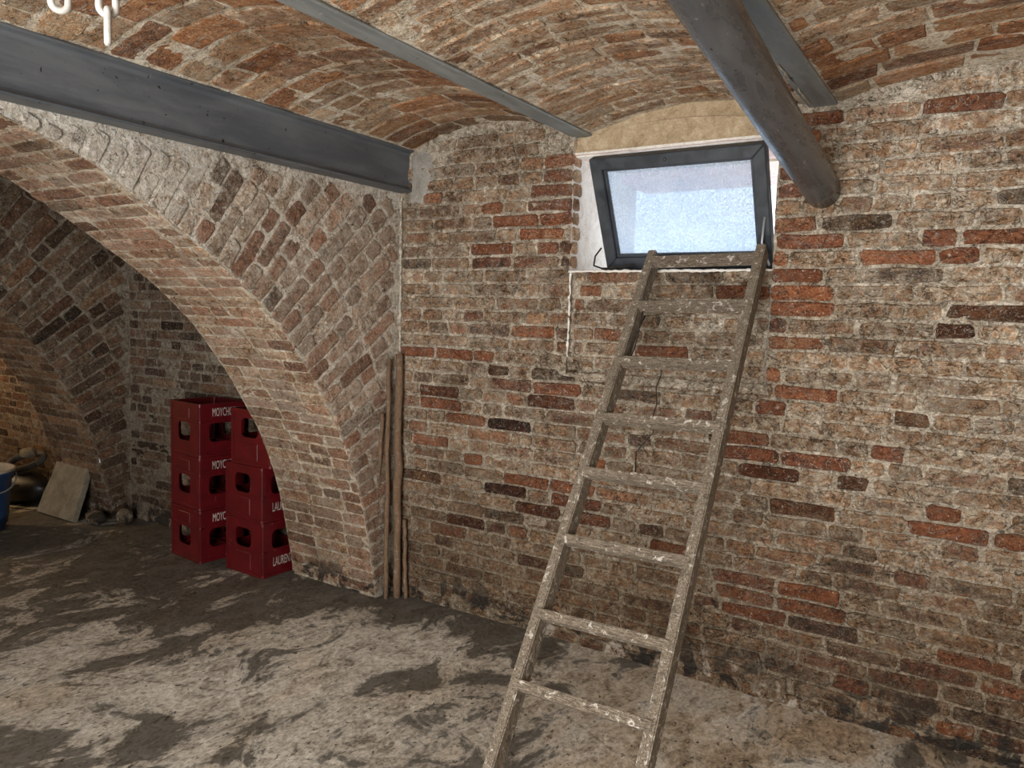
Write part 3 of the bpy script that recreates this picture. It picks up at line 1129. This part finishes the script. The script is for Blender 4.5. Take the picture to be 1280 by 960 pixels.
# bay vault behind the arch
root = empty('ceiling')
tag(root, 'dark brick vault of the bay behind the nearer arch', kind='structure')
def Fv2(u, v):
    t = (u - (XB + XC) / 2) / ((XB - XC) / 2)
    return np.stack([u, v, 2.24 + 0.14 * (1 - t * t)], -1), np.tile([0, 0, -1.0], (len(u), 1))
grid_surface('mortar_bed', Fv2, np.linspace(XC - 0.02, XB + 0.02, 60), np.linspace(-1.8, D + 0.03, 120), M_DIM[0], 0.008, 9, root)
sp = []
y = D - 0.02
while y > 1.6:
    for (u0, u1) in row_fill(XC + 0.01, XB - 0.01, 0.255, 0.13, 0.013, rng.uniform(0, .2), 0.15):
        sp.append((u0, u1, y - 0.11, y, rng.uniform(0.001, 0.008), rng.uniform(0.1, 0.9), rng.uniform(0.3, 0.9), 0.5 if rng.random() < .3 else 0))
    y -= 0.125
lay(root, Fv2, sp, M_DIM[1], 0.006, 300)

# outer shell that is never looked at directly: slab, right wall, front wall with the doorway, far end
def slab(name, lo, hi, mat, label, kind='structure'):
    bm = bmesh.new()
    bm_box(bm, lo, hi)
    o = from_bm(name, bm, mat)
    tag(o, label, kind=kind)
    return o


slab('ceiling', (-9.1, -1.9, 2.62), (2.7, 3.3, 2.72), M_GREYM, 'concrete slab over the vaults')
slab('ceiling', (0.47, -1.8, 2.36), (2.6, D, 2.46), M_CEIL[0], 'plastered ceiling strip at the right')
slab('wall_right', (2.5, -1.8, 0), (2.62, 3.3, 2.62), M_BACK[0], 'mortared wall at the right')
slab('wall_end_left', (-9.1, -1.8, 0), (-8.6, 3.3, 2.62), M_DIM[0], 'mortared wall at the far left')
slab('wall_front', (-9.0, -1.82, 0), (-1.6, -1.7, 2.62), M_BACK[0], 'front wall left of the doorway')
slab('wall_front', (0.6, -1.82, 0), (2.6, -1.7, 2.62), M_BACK[0], 'front wall right of the doorway')
slab('wall_front', (-1.6, -1.82, 2.15), (0.6, -1.7, 2.62), M_BACK[0], 'front wall above the doorway')
slab('white_bar_standin', (-9, 4.6, -0.5), (-2.075, 4.75, 4.0), M_WHITE, 'white panel added outside, showing as the pale bar in the pane')  # added panel, set back to catch daylight and look white through the pane
slab('outer_lintel_standin', (-2.07, 4.5, 2.362), (3.0, 4.9, 2.75), M_PINK, 'pale pink bar added outside the window, standing in for its outer lintel')  # added bar under open sky, brighter than the outer lintel it replaces


# ------------------------------------------------------------------ steel beams
def ibeam(name, xc, z0, h, wid, tf, tw, y0, y1, mat, label):
    e = empty(name, (xc, y1, z0))
    tag(e, label, 'beam', 'steel ceiling beams', 'thing')
    bm = bmesh.new()
    L = y0 - y1
    bm_box(bm, (-wid / 2, L, 0), (wid / 2, 0, tf), 0.003)
    from_bm('bottom_flange', bm, mat, e)
    bm = bmesh.new()
    bm_box(bm, (-wid / 2, L, h - tf), (wid / 2, 0, h), 0.003)
    from_bm('top_flange', bm, mat, e)
    bm = bmesh.new()
    bm_box(bm, (-tw / 2, L, tf - 0.001), (tw / 2, 0, h - tf + 0.001))
    for sx in (-1, 1):     # rolled fillets
        for zz, d in ((tf, 1), (h - tf, -1)):
            v = [bm.verts.new((sx * (tw / 2 + a), yy, zz + d * b)) for yy in (L, 0) for a, b in ((0, 0.018), (0.005, 0.005), (0.02, -0.0005))]
            bm.faces.new((v[0], v[1], v[4], v[3]))
            bm.faces.new((v[1], v[2], v[5], v[4]))
    from_bm('web', bm, mat, e)
    return e


ibeam('steel_beam', -2.613, 2.12, 0.212, 0.086, 0.012, 0.03, -1.7, D + 0.02, M_BEAM, 'big dark blue-grey steel beam above the nearer arch')
ibeam('steel_beam', -1.615, 2.308, 0.12, 0.088, 0.010, 0.012, -1.7, D + 0.02, M_BEAM2, 'thin grey steel beam crossing the ceiling left of the window')
ibeam('steel_beam', -0.605, 2.318, 0.12, 0.102, 0.012, 0.012, -1.7, D + 0.02, M_BEAM2, 'pitted grey steel beam behind the pipe, right of the window')

# ------------------------------------------------------------------ pipe
pe = empty('metal_pipe', (-0.585, D, 2.003))
tag(pe, 'scuffed dark grey round pipe running under the ceiling into the wall', 'pipe')
A = Vector((-0.585, D + 0.03, 2.001))
B = Vector((-0.600, 1.70, 2.213))
B2 = A + (B - A) * 1.9
pts = [A.lerp(B, t / 12) - Vector(pe.location) for t in range(13)]
for yy, zz in ((1.62, 2.2245), (1.55, 2.2325), (1.48, 2.2375), (1.4, 2.239), (0.6, 2.239), (-1.69, 2.239)): pts.append(Vector((-0.60 - 0.011 * (1.7 - yy), yy, zz)) - Vector(pe.location))
link('pipe_barrel', tube_mesh('pipe_barrel', pts, 0.064, 40), M_PIPE, pe)

# ------------------------------------------------------------------ ladder
lad = empty('wooden_ladder', (-0.96, 1.67, 0))
tag(lad, 'weathered paint-spotted wooden ladder leaning up to the window', 'ladder')
LO = Vector(lad.location)
SLP = 0.731
up = Vector((0, SLP, 1)).normalized()
back = Vector((0, 1, -SLP)).normalized()        # away from the viewer, behind the rung fronts


def lpt(x, z, depth=0.0):
    return Vector((x, 1.67 + SLP * z, z)) + back * depth


def obox(bm, p0, ax, ay, az, bev):
    """box from corner p0 with edge vectors"""
    r = bmesh.ops.create_cube(bm, size=1.0)
    for v in r['verts']:
        c = v.co + Vector((0.5, 0.5, 0.5))
        v.co = p0 + ax * c.x + ay * c.y + az * c.z
    es = list({e for v in r['verts'] for e in v.link_edges})
    bmesh.ops.bevel(bm, geom=es, offset=bev, segments=2, affect='EDGES')


RW_, RD = 0.036, 0.068
xl = lambda z: -1.174 - 0.0267 * z
xr = lambda z: -0.722 - 0.034 * z
for fx, zt2 in ((xl, 1.797), (xr, 1.812)):
    bm = bmesh.new()
    p0 = lpt(fx(0.02) - RW_ / 2, 0.028)
    p1 = lpt(fx(zt2) - RW_ / 2, zt2)
    obox(bm, p0, Vector((RW_, 0, 0)), back * RD, p1 - p0, 0.004)
    # subdivide lengthwise and wobble for hand-sawn look
    for v in bm.verts: v.co -= LO
    o = from_bm('rail', bm, M_RAIL, lad)
RZ = [1.752, 1.566, 1.352, 1.149, 0.968, 0.762, 0.550, 0.367]
for i, z in enumerate(RZ):
    bm = bmesh.new()
    ov = 0.014 if i in (1, 2) else 0.004
    z2 = z + (0.010 if i < 4 else 0.006)
    a = lpt(xl(z) - ov, z, -0.006)
    b = lpt(xr(z2) + 0.006, z2, -0.006)
    obox(bm, a - up * 0.016, b - a, back * 0.044, up * 0.032, 0.003)
    for v in bm.verts: v.co -= LO
    o = from_bm('rung', bm, M_RUNG, lad)

# loop of dark cord hanging inside the left rail below the second rung
cp = []
for t in range(25):
    th = math.pi * t / 24
    cp.append(lpt(xl(1.45) + 0.024 + 0.012 * math.sin(th * 2) + 0.010, 1.545 - 0.175 * math.sin(th), 0.012 + 0.03 * t / 24))
tag(link('cord_loop', tube_mesh('cord_loop', cp, 0.0028, 6), M_CORD), 'dark loop of cord hanging inside the left ladder rail', 'cord')
cp = [ray_y(x, y, D - 0.012).tolist() for x, y in ((828, 450), (826, 470), (820, 485), (821, 505), (816, 520), (817, 540), (795, 565), (794, 590))]
tag(link('hanging_wire', tube_mesh('hanging_wire', cp, 0.0022, 6), M_CORD), 'thin dark wire hanging down the bricks behind the ladder', 'wire')

# ------------------------------------------------------------------ poles in the corner
PL = [((-2.585, 3.005, 0), (-2.607, 3.018, 1.292), 0.021, 'thickest brown pole standing upright in the corner'),
      ((-2.612, 2.950, 0), (-2.636, 2.972, 1.265), 0.012, 'slim pale pole in front of the thick corner pole'),
      ((-2.705, 2.945, 0), (-2.640, 2.932, 0.985), 0.011, 'pale stick slanting left of the corner poles'),
      ((-2.690, 3.012, 0), (-2.645, 3.000, 0.82), 0.009, 'thin dark stick between the slanting stick and the poles'),
      ((-2.536, 3.020, 0), (-2.556, 3.026, 0.42), 0.011, 'short crooked stick right of the corner poles')]
for b_, t_, r_, lab in PL:
    b_ = Vector(b_)
    t_ = Vector(t_)
    n = 14
    pts = []
    for i in range(n):
        q = i / (n - 1)
        p = b_.lerp(t_, q)
        wob = r_ * 0.35
        pts.append(p - b_ + Vector((rng.uniform(-wob, wob), rng.uniform(-wob, wob) * 0.5, 0)))
    rr = [r_ * rng.uniform(0.85, 1.1) for _ in range(n)]
    tag(link('wooden_pole', tube_mesh('wooden_pole', pts, rr, 10), M_POLE, None, b_), lab, 'pole', 'poles leaning in the corner')

# ------------------------------------------------------------------ chains
def link_mesh(L, Wd, r):
    pts = []
    R_ = Wd / 2 - r
    hs = L / 2 - Wd / 2
    for k in range(13): pts.append(Vector((R_ * math.cos(math.pi * k / 12), 0, hs + R_ * math.sin(math.pi * k / 12))))
    for k in range(13): pts.append(Vector((-R_ * math.cos(math.pi * k / 12), 0, -hs - R_ * math.sin(math.pi * k / 12))))
    n = 8
    V = []
    F = []
    m_ = len(pts)
    for i, p in enumerate(pts):
        t = (pts[(i + 1) % m_] - pts[i - 1]).normalized()
        a = Vector((0, 1, 0))
        b = t.cross(a)
        for k in range(n):
            th = 2 * math.pi * k / n
            V.append(p + a * math.cos(th) * r + b * math.sin(th) * r)
    for i in range(m_):
        for k in range(n):
            F.append((i * n + k, i * n + (k + 1) % n, ((i + 1) % m_) * n + (k + 1) % n, ((i + 1) % m_) * n + k))
    return mesh('chain_link', V, F, True)


LM_ = link_mesh(0.068, 0.038, 0.006)
LM_.materials.append(M_CHAIN)


def chain(x, y, zb, rot0, label):
    ztop = vault_z(np.array(x), 1).item() - 0.01
    e = empty('chain', (x, y, ztop))
    tag(e, label, 'chain', 'white chains hanging from the vault')
    z = zb + 0.034
    k = 0
    while z < ztop + 0.01:
        o = link('chain_link', LM_, None, e, (0, 0, z - ztop))
        o.rotation_euler = (0, 0, rot0 + (math.pi / 2) * (k % 2))
        z += 0.046
        k += 1
    hp = [Vector((0.0, 0, z - 0.046 + 0.02 - ztop)) , Vector((0.012, 0, 0.0)), Vector((0.004, 0, 0.03))]
    link('hook', tube_mesh('hook', hp, 0.004, 8), M_STEEL, e)


YAW = math.atan2(1.1, -2.0) - math.pi / 2
chain(-1.414, 0.727, 2.0, YAW, 'white chain with one link showing, left of the other chain')
chain(-1.347, 0.773, 1.95, YAW + math.pi / 2, 'longer white chain with two links showing above the big beam')

# ------------------------------------------------------------------ crates
def rounded_rect(x0, x1, z0, z1, r, n=4):
    P = []
    for cx, cz, a0 in ((x1 - r, z1 - r, 0), (x0 + r, z1 - r, 90), (x0 + r, z0 + r, 180), (x1 - r, z0 + r, 270)):
        for k in range(n + 1):
            th = math.radians(a0 + 90 * k / n)
            P.append((cx + r * math.cos(th), cz + r * math.sin(th)))
    return P


CW, CD, CH = 0.325, 0.295, 0.312


def crate_side(bm, wid, hole, M):
    """plate with rounded hole, thickness 6 mm, in local (s, z) mapped by M(s, d, z)"""
    x0, x1, z0, z1 = hole
    inner = rounded_rect(x0, x1, z0, z1, 0.03)
    n = len(inner)
    cx, cz = (x0 + x1) / 2, (z0 + z1) / 2
    outer = []
    for (x, z) in inner:          # project ring to the plate rectangle
        dx, dz = x - cx, z - cz
        ts = []
        if dx > 1e-9: ts.append((wid / 2 - cx) / dx)
        if dx < -1e-9: ts.append((-wid / 2 - cx) / dx)
        if dz > 1e-9: ts.append((CH - 0.006 - cz) / dz)
        if dz < -1e-9: ts.append((0.006 - cz) / dz)
        t = min(ts)
        outer.append((cx + dx * t, cz + dz * t))
    # snap the four nearest to the corners
    for qx, qz in ((-wid / 2, .006), (wid / 2, .006), (wid / 2, CH - .006), (-wid / 2, CH - .006)):
        i = min(range(n), key=lambda j: (outer[j][0] - qx) ** 2 + (outer[j][1] - qz) ** 2)
        outer[i] = (qx, qz)
    for d in (0.0, 0.006):
        vi = [bm.verts.new(M(x, d, z)) for x, z in inner]
        vo = [bm.verts.new(M(x, d, z)) for x, z in outer]
        for i in range(n):
            j = (i + 1) % n
            bm.faces.new((vo[i], vo[j], vi[j], vi[i]) if d == 0 else (vi[i], vi[j], vo[j], vo[i]))
        if d == 0: first = vi
        else:
            for i in range(n):
                j = (i + 1) % n
                bm.faces.new((first[i], first[j], vi[j], vi[i]))


def text_mesh(txt, width, height):
    cu = bpy.data.curves.new('lettering', 'FONT')
    cu.body = txt
    cu.size = 1.0
    cu.extrude = 0.0
    cu.resolution_u = 3
    o = bpy.data.objects.new('tmp_text', cu)
    COL.objects.link(o)
    dg = bpy.context.evaluated_depsgraph_get()
    me = bpy.data.meshes.new_from_object(o.evaluated_get(dg))
    bpy.data.objects.remove(o)
    xs = [v.co.x for v in me.vertices]
    ys = [v.co.y for v in me.vertices]
    for v in me.vertices:
        v.co.x = (v.co.x - min(xs)) / (max(xs) - min(xs)) * width if max(xs) > min(xs) else 0
        v.co.y = (v.co.y - min(ys)) / (max(ys) - min(ys)) * height if max(ys) > min(ys) else 0
    return me


def make_crate(name, hole_low, txt):
    e = empty(name)
    if hole_low: hz = (0.085, 0.195)
    else: hz = (0.155, 0.262)
    faces = [(CW, lambda s, d, z: Vector((s, -CD / 2 + d, z)), (-0.075, 0.062)),
             (CD, lambda s, d, z: Vector((CW / 2 - d, s, z)), (-0.085, 0.085)),
             (CW, lambda s, d, z: Vector((-s, CD / 2 - d, z)), (-0.075, 0.075)),
             (CD, lambda s, d, z: Vector((-CW / 2 + d, -s, z)), (-0.085, 0.085))]
    for k, (wid, M, hx) in enumerate(faces):
        bm = bmesh.new()
        crate_side(bm, wid - 0.004, (hx[0], hx[1], hz[0], hz[1]), M)
        from_bm('side_panel', bm, M_RED, e)
    bm = bmesh.new()
    bm_box(bm, (-CW / 2 + .004, -CD / 2 + .004, 0.006), (CW / 2 - .004, CD / 2 - .004, 0.012))
    from_bm('base', bm, M_RED, e)
    # rounded corner columns
    for sx in (-1, 1):
        for sy in (-1, 1):
            bm = bmesh.new()
            bm_box(bm, (sx * CW / 2 - 0.022 + 0.001 * sx, sy * CD / 2 - 0.022 + 0.001 * sy, 0.003), (sx * CW / 2 + 0.022 - 0.019 * (sx > 0) - 0.0 - 0.0, sy * CD / 2 + 0.022, CH - 0.003)) if False else None
            x0, x1 = sorted((sx * (CW / 2 + 0.003), sx * (CW / 2 - 0.034)))
            y0, y1 = sorted((sy * (CD / 2 + 0.003), sy * (CD / 2 - 0.034)))
            r = bmesh.ops.create_cube(bm, size=1.0)
            for v in r['verts']:
                v.co = Vector((x0 + (v.co.x + .5) * (x1 - x0), y0 + (v.co.y + .5) * (y1 - y0), 0.004 + (v.co.z + .5) * (CH - 0.008)))
            es = [ed for ed in bm.edges if abs(ed.verts[0].co.z - ed.verts[1].co.z) > 0.1]
            bmesh.ops.bevel(bm, geom=es, offset=0.009, segments=3, affect='EDGES')
            from_bm('corner_post', bm, M_RED, e)
    # bands: top rim, middle and foot ribs
    for nm, z0, z1, pr in (('top_rim', CH - 0.018, CH, 0.005), ('rib', 0.140 if not hole_low else 0.205, 0.147 if not hole_low else 0.212, 0.003), ('foot_rim', 0.0, 0.014, 0.004)):
        bm = bmesh.new()
        o1 = rounded_rect(-CW / 2 - pr, CW / 2 + pr, -CD / 2 - pr, CD / 2 + pr, 0.014)
        o2 = rounded_rect(-CW / 2 + .008, CW / 2 - .008, -CD / 2 + .008, CD / 2 - .008, 0.010)
        R_ = [[bm.verts.new((x, y, z)) for x, y in P] for P, z in ((o1, z0), (o1, z1), (o2, z1), (o2, z0))]
        n = len(o1)
        for q in range(4):
            for i in range(n):
                j = (i + 1) % n
                bm.faces.new((R_[q][i], R_[q][j], R_[(q + 1) % 4][j], R_[(q + 1) % 4][i]))
        from_bm(nm, bm, M_RED, e)
    # raised and recessed label panels on the front
    bm = bmesh.new()
    if hole_low: bm_box(bm, (-0.07, -CD / 2 - 0.003, 0.222), (0.055, -CD / 2 + 0.002, 0.282), 0.002)
    else: bm_box(bm, (-0.07, -CD / 2 - 0.003, 0.03), (0.06, -CD / 2 + 0.002, 0.125), 0.002)
    from_bm('label_panel', bm, M_RED, e)
    # bottle dividers inside
    bm = bmesh.new()
    for k in range(1, 4): bm_box(bm, (-CW / 2 + CW * k / 4 - .002, -CD / 2 + .006, .012), (-CW / 2 + CW * k / 4 + .002, CD / 2 - .006, 0.075))
    for k in range(1, 3): bm_box(bm, (-CW / 2 + .006, -CD / 2 + CD * k / 3 - .002, .012), (CW / 2 - .006, -CD / 2 + CD * k / 3 + .002, 0.075))
    from_bm('divider', bm, M_RED, e)
    me = text_mesh(txt, 0.150 if hole_low else 0.135, 0.050)
    zt3 = 0.235 if hole_low else 0.055
    for v in me.vertices: v.co = Vector((CW / 2 + 0.0012, (-0.065 if hole_low else -0.075) + v.co.x, zt3 + v.co.y))
    o = link('lettering', me, M_LET, e)
    o['label'] = 'white printed lettering'
    return e


def copy_tree(o, parent=None):
    c = o.copy()
    COL.objects.link(c)
    c.parent = parent
    for ch in list(o.children):
        d = ch.copy()
        COL.objects.link(d)
        d.parent = c
    return c


cL = make_crate('drink_crate', True, 'MOYCHOT')
cR = make_crate('drink_crate', False, 'LAURENT')
spots = [(cL, (-3.982, 2.868, 0.003), -0.10, 'bottom red drink crate of the left stack'),
         (cL, (-3.984, 2.870, 0.317), -0.11, 'middle red drink crate of the left stack'),
         (cL, (-3.982, 2.868, 0.631), -0.10, 'top red drink crate of the left stack, open top showing'),
         (cR, (-3.505, 2.905, 0.003), -0.02, 'bottom red drink crate of the right stack'),
         (cR, (-3.507, 2.903, 0.317), -0.03, 'middle red drink crate of the right stack'),
         (cR, (-3.458, 2.905, 0.631), 0.02, 'top red drink crate of the right stack, shifted under the arch')]
used = set()
for src, loc, rz, lab in spots:
    if src.name not in used:
        used.add(src.name)
        o = src
    else:
        o = copy_tree(src)
    o.location = loc
    o.rotation_euler = (0, 0, rz)
    tag(o, lab, 'crate', 'stacked red drink crates')

# ------------------------------------------------------------------ leaning concrete slab
TB = [(x, z * 1.2) for x, z in [(0.0, 0.0), (0.12, -0.01), (0.27, -0.02), (0.42, -0.012), (0.47, 0.0), (0.475, 0.12), (0.482, 0.2), (0.475, 0.28), (0.49, 0.40), (0.495, 0.47), (0.46, 0.485), (0.33, 0.478), (0.20, 0.485), (0.12, 0.475), (0.10, 0.47), (0.095, 0.36), (0.07, 0.32), (0.055, 0.22), (0.02, 0.12)]]
sl = Vector((-5.70, 2.70, 0.012))
sv_x = Vector((0.47, 0.004, 0)).normalized()
sv_u = Vector((-0.10, 0.20, 0.46)).normalized()
sv_n = sv_x.cross(sv_u).normalized()
bm = bmesh.new()
f1 = [bm.verts.new(sv_x * x + sv_u * max(z, 0.0) + sv_n * rng.uniform(-.002, .002)) for x, z in TB]
f0 = [bm.verts.new(sv_x * x + sv_u * max(z, 0.0) - sv_n * 0.035) for x, z in TB]
bm.faces.new(f1)
bm.faces.new(f0[::-1])
n = len(TB)
for i in range(n):
    j = (i + 1) % n
    bm.faces.new((f1[i], f0[i], f0[j], f1[j]))
o = from_bm('concrete_slab', bm, M_CONC, None, False, sl)
tag(o, 'chipped grey concrete slab leaning against the foot of the farther arch', 'slab', kind='thing')

# ------------------------------------------------------------------ tub, bag and debris at the left edge
def lathe(name, prof, mat, parent, n=40):
    V = []
    F = []
    for r, z in prof:
        for k in range(n):
            th = 2 * math.pi * k / n
            V.append((r * math.cos(th), r * math.sin(th), z))
    for i in range(len(prof) - 1):
        for k in range(n):
            F.append((i * n + k, i * n + (k + 1) % n, (i + 1) * n + (k + 1) % n, (i + 1) * n + k))
    F.append(tuple(range(n - 1, -1, -1)))
    F.append(tuple((len(prof) - 1) * n + k for k in range(n)))
    return link(name, mesh(name, V, F, True), mat, parent)


tb = empty('mortar_tub', (-5.53, 2.22, 0))
tag(tb, 'round blue plastic tub at the left edge, crusted pale inside', 'tub')
lathe('tub_wall', [(0.165, 0.004), (0.185, 0.012), (0.20, 0.09), (0.206, 0.095), (0.207, 0.105), (0.228, 0.34), (0.238, 0.345), (0.240, 0.375), (0.250, 0.38), (0.252, 0.40), (0.240, 0.402), (0.232, 0.395), (0.2, 0.05)], M_BLUE, tb)
o = lathe('mortar_crust', [(0.195, 0.055), (0.223, 0.34), (0.2325, 0.397), (0.253, 0.403), (0.256, 0.398), (0.254, 0.408), (0.244, 0.412), (0.230, 0.405), (0.219, 0.34), (0.19, 0.075)], M_RESID, tb)
o['label'] = 'pale dried mortar lining the tub'
hp = [Vector((0.245 * math.cos(t), 0.245 * math.sin(t), 0.36 - 0.09 * math.sin((t + 0.9) / 2.2 * math.pi))) * 1.0 for t in np.linspace(-0.9, 1.3, 14)]
link('handle', tube_mesh('handle', [p * 1.03 for p in hp], 0.005, 8), M_STEEL, tb)


def lump(name, loc, size, mat, label, cat, seed, sub=3, amp=0.35):
    bm = bmesh.new()
    bmesh.ops.create_icosphere(bm, subdivisions=sub, radius=1.0)
    for v in bm.verts:
        d = 1 + amp * (fbm(np.array(v.co.x * 1.7 + seed), np.array(v.co.y * 1.7 + v.co.z * 1.3 + seed * 2), 4).item()) * 2
        c = v.co * d
        v.co = Vector((c.x * size[0], c.y * size[1], max(c.z * size[2], -size[2] * 0.8)))
    o = from_bm(name, bm, mat, None, sub > 2, (loc[0], loc[1], loc[2] + size[2] * 0.8))
    tag(o, label, cat)
    return o


lump('rubbish_bag', (-6.18, 2.80, 0.002), (0.34, 0.16, 0.13), M_BLACK, 'slumped black plastic bag on the floor behind the tub', 'bag', 3.3)
ring = bmesh.new()
o = link('rubber_ring', tube_mesh('rubber_ring', [Vector((0.12 * math.cos(t), 0.12 * math.sin(t), 0)) for t in np.linspace(0, 2 * math.pi, 33)], 0.026, 10, False), M_GREY, None, (-6.12, 2.83, 0.30))
o.rotation_euler = (0.35, 0.1, 0)
tag(o, 'grey rubber ring lying on the black bag', 'ring')
lump('broken_brick', (-6.10, 2.84, 0.33), (0.075, 0.05, 0.04), M_CONC, 'pale broken brick lying on the rubber ring', 'brick', 8.1, 2)
st_ = link('wood_offcut', tube_mesh('wood_offcut', [(-0.17, -0.05, 0), (0.0, 0.0, 0.018), (0.14, 0.05, 0.03)], 0.014, 6), M_RUNG, None, (-5.99, 2.60, 0.15))
tag(st_, 'pale split wood offcut on the front of the black bag', 'offcut')
lump('rubble_chunk', (-5.12, 2.80, 0.0), (0.10, 0.06, 0.05), M_DIM[0], 'dark rubble chunk right of the leaning slab', 'rubble', 1.2, 2)
lump('rubble_chunk', (-4.99, 2.93, 0.0), (0.07, 0.05, 0.06), M_DIM[0], 'small rubble chunk at the foot of the farther corner', 'rubble', 5.7, 2)
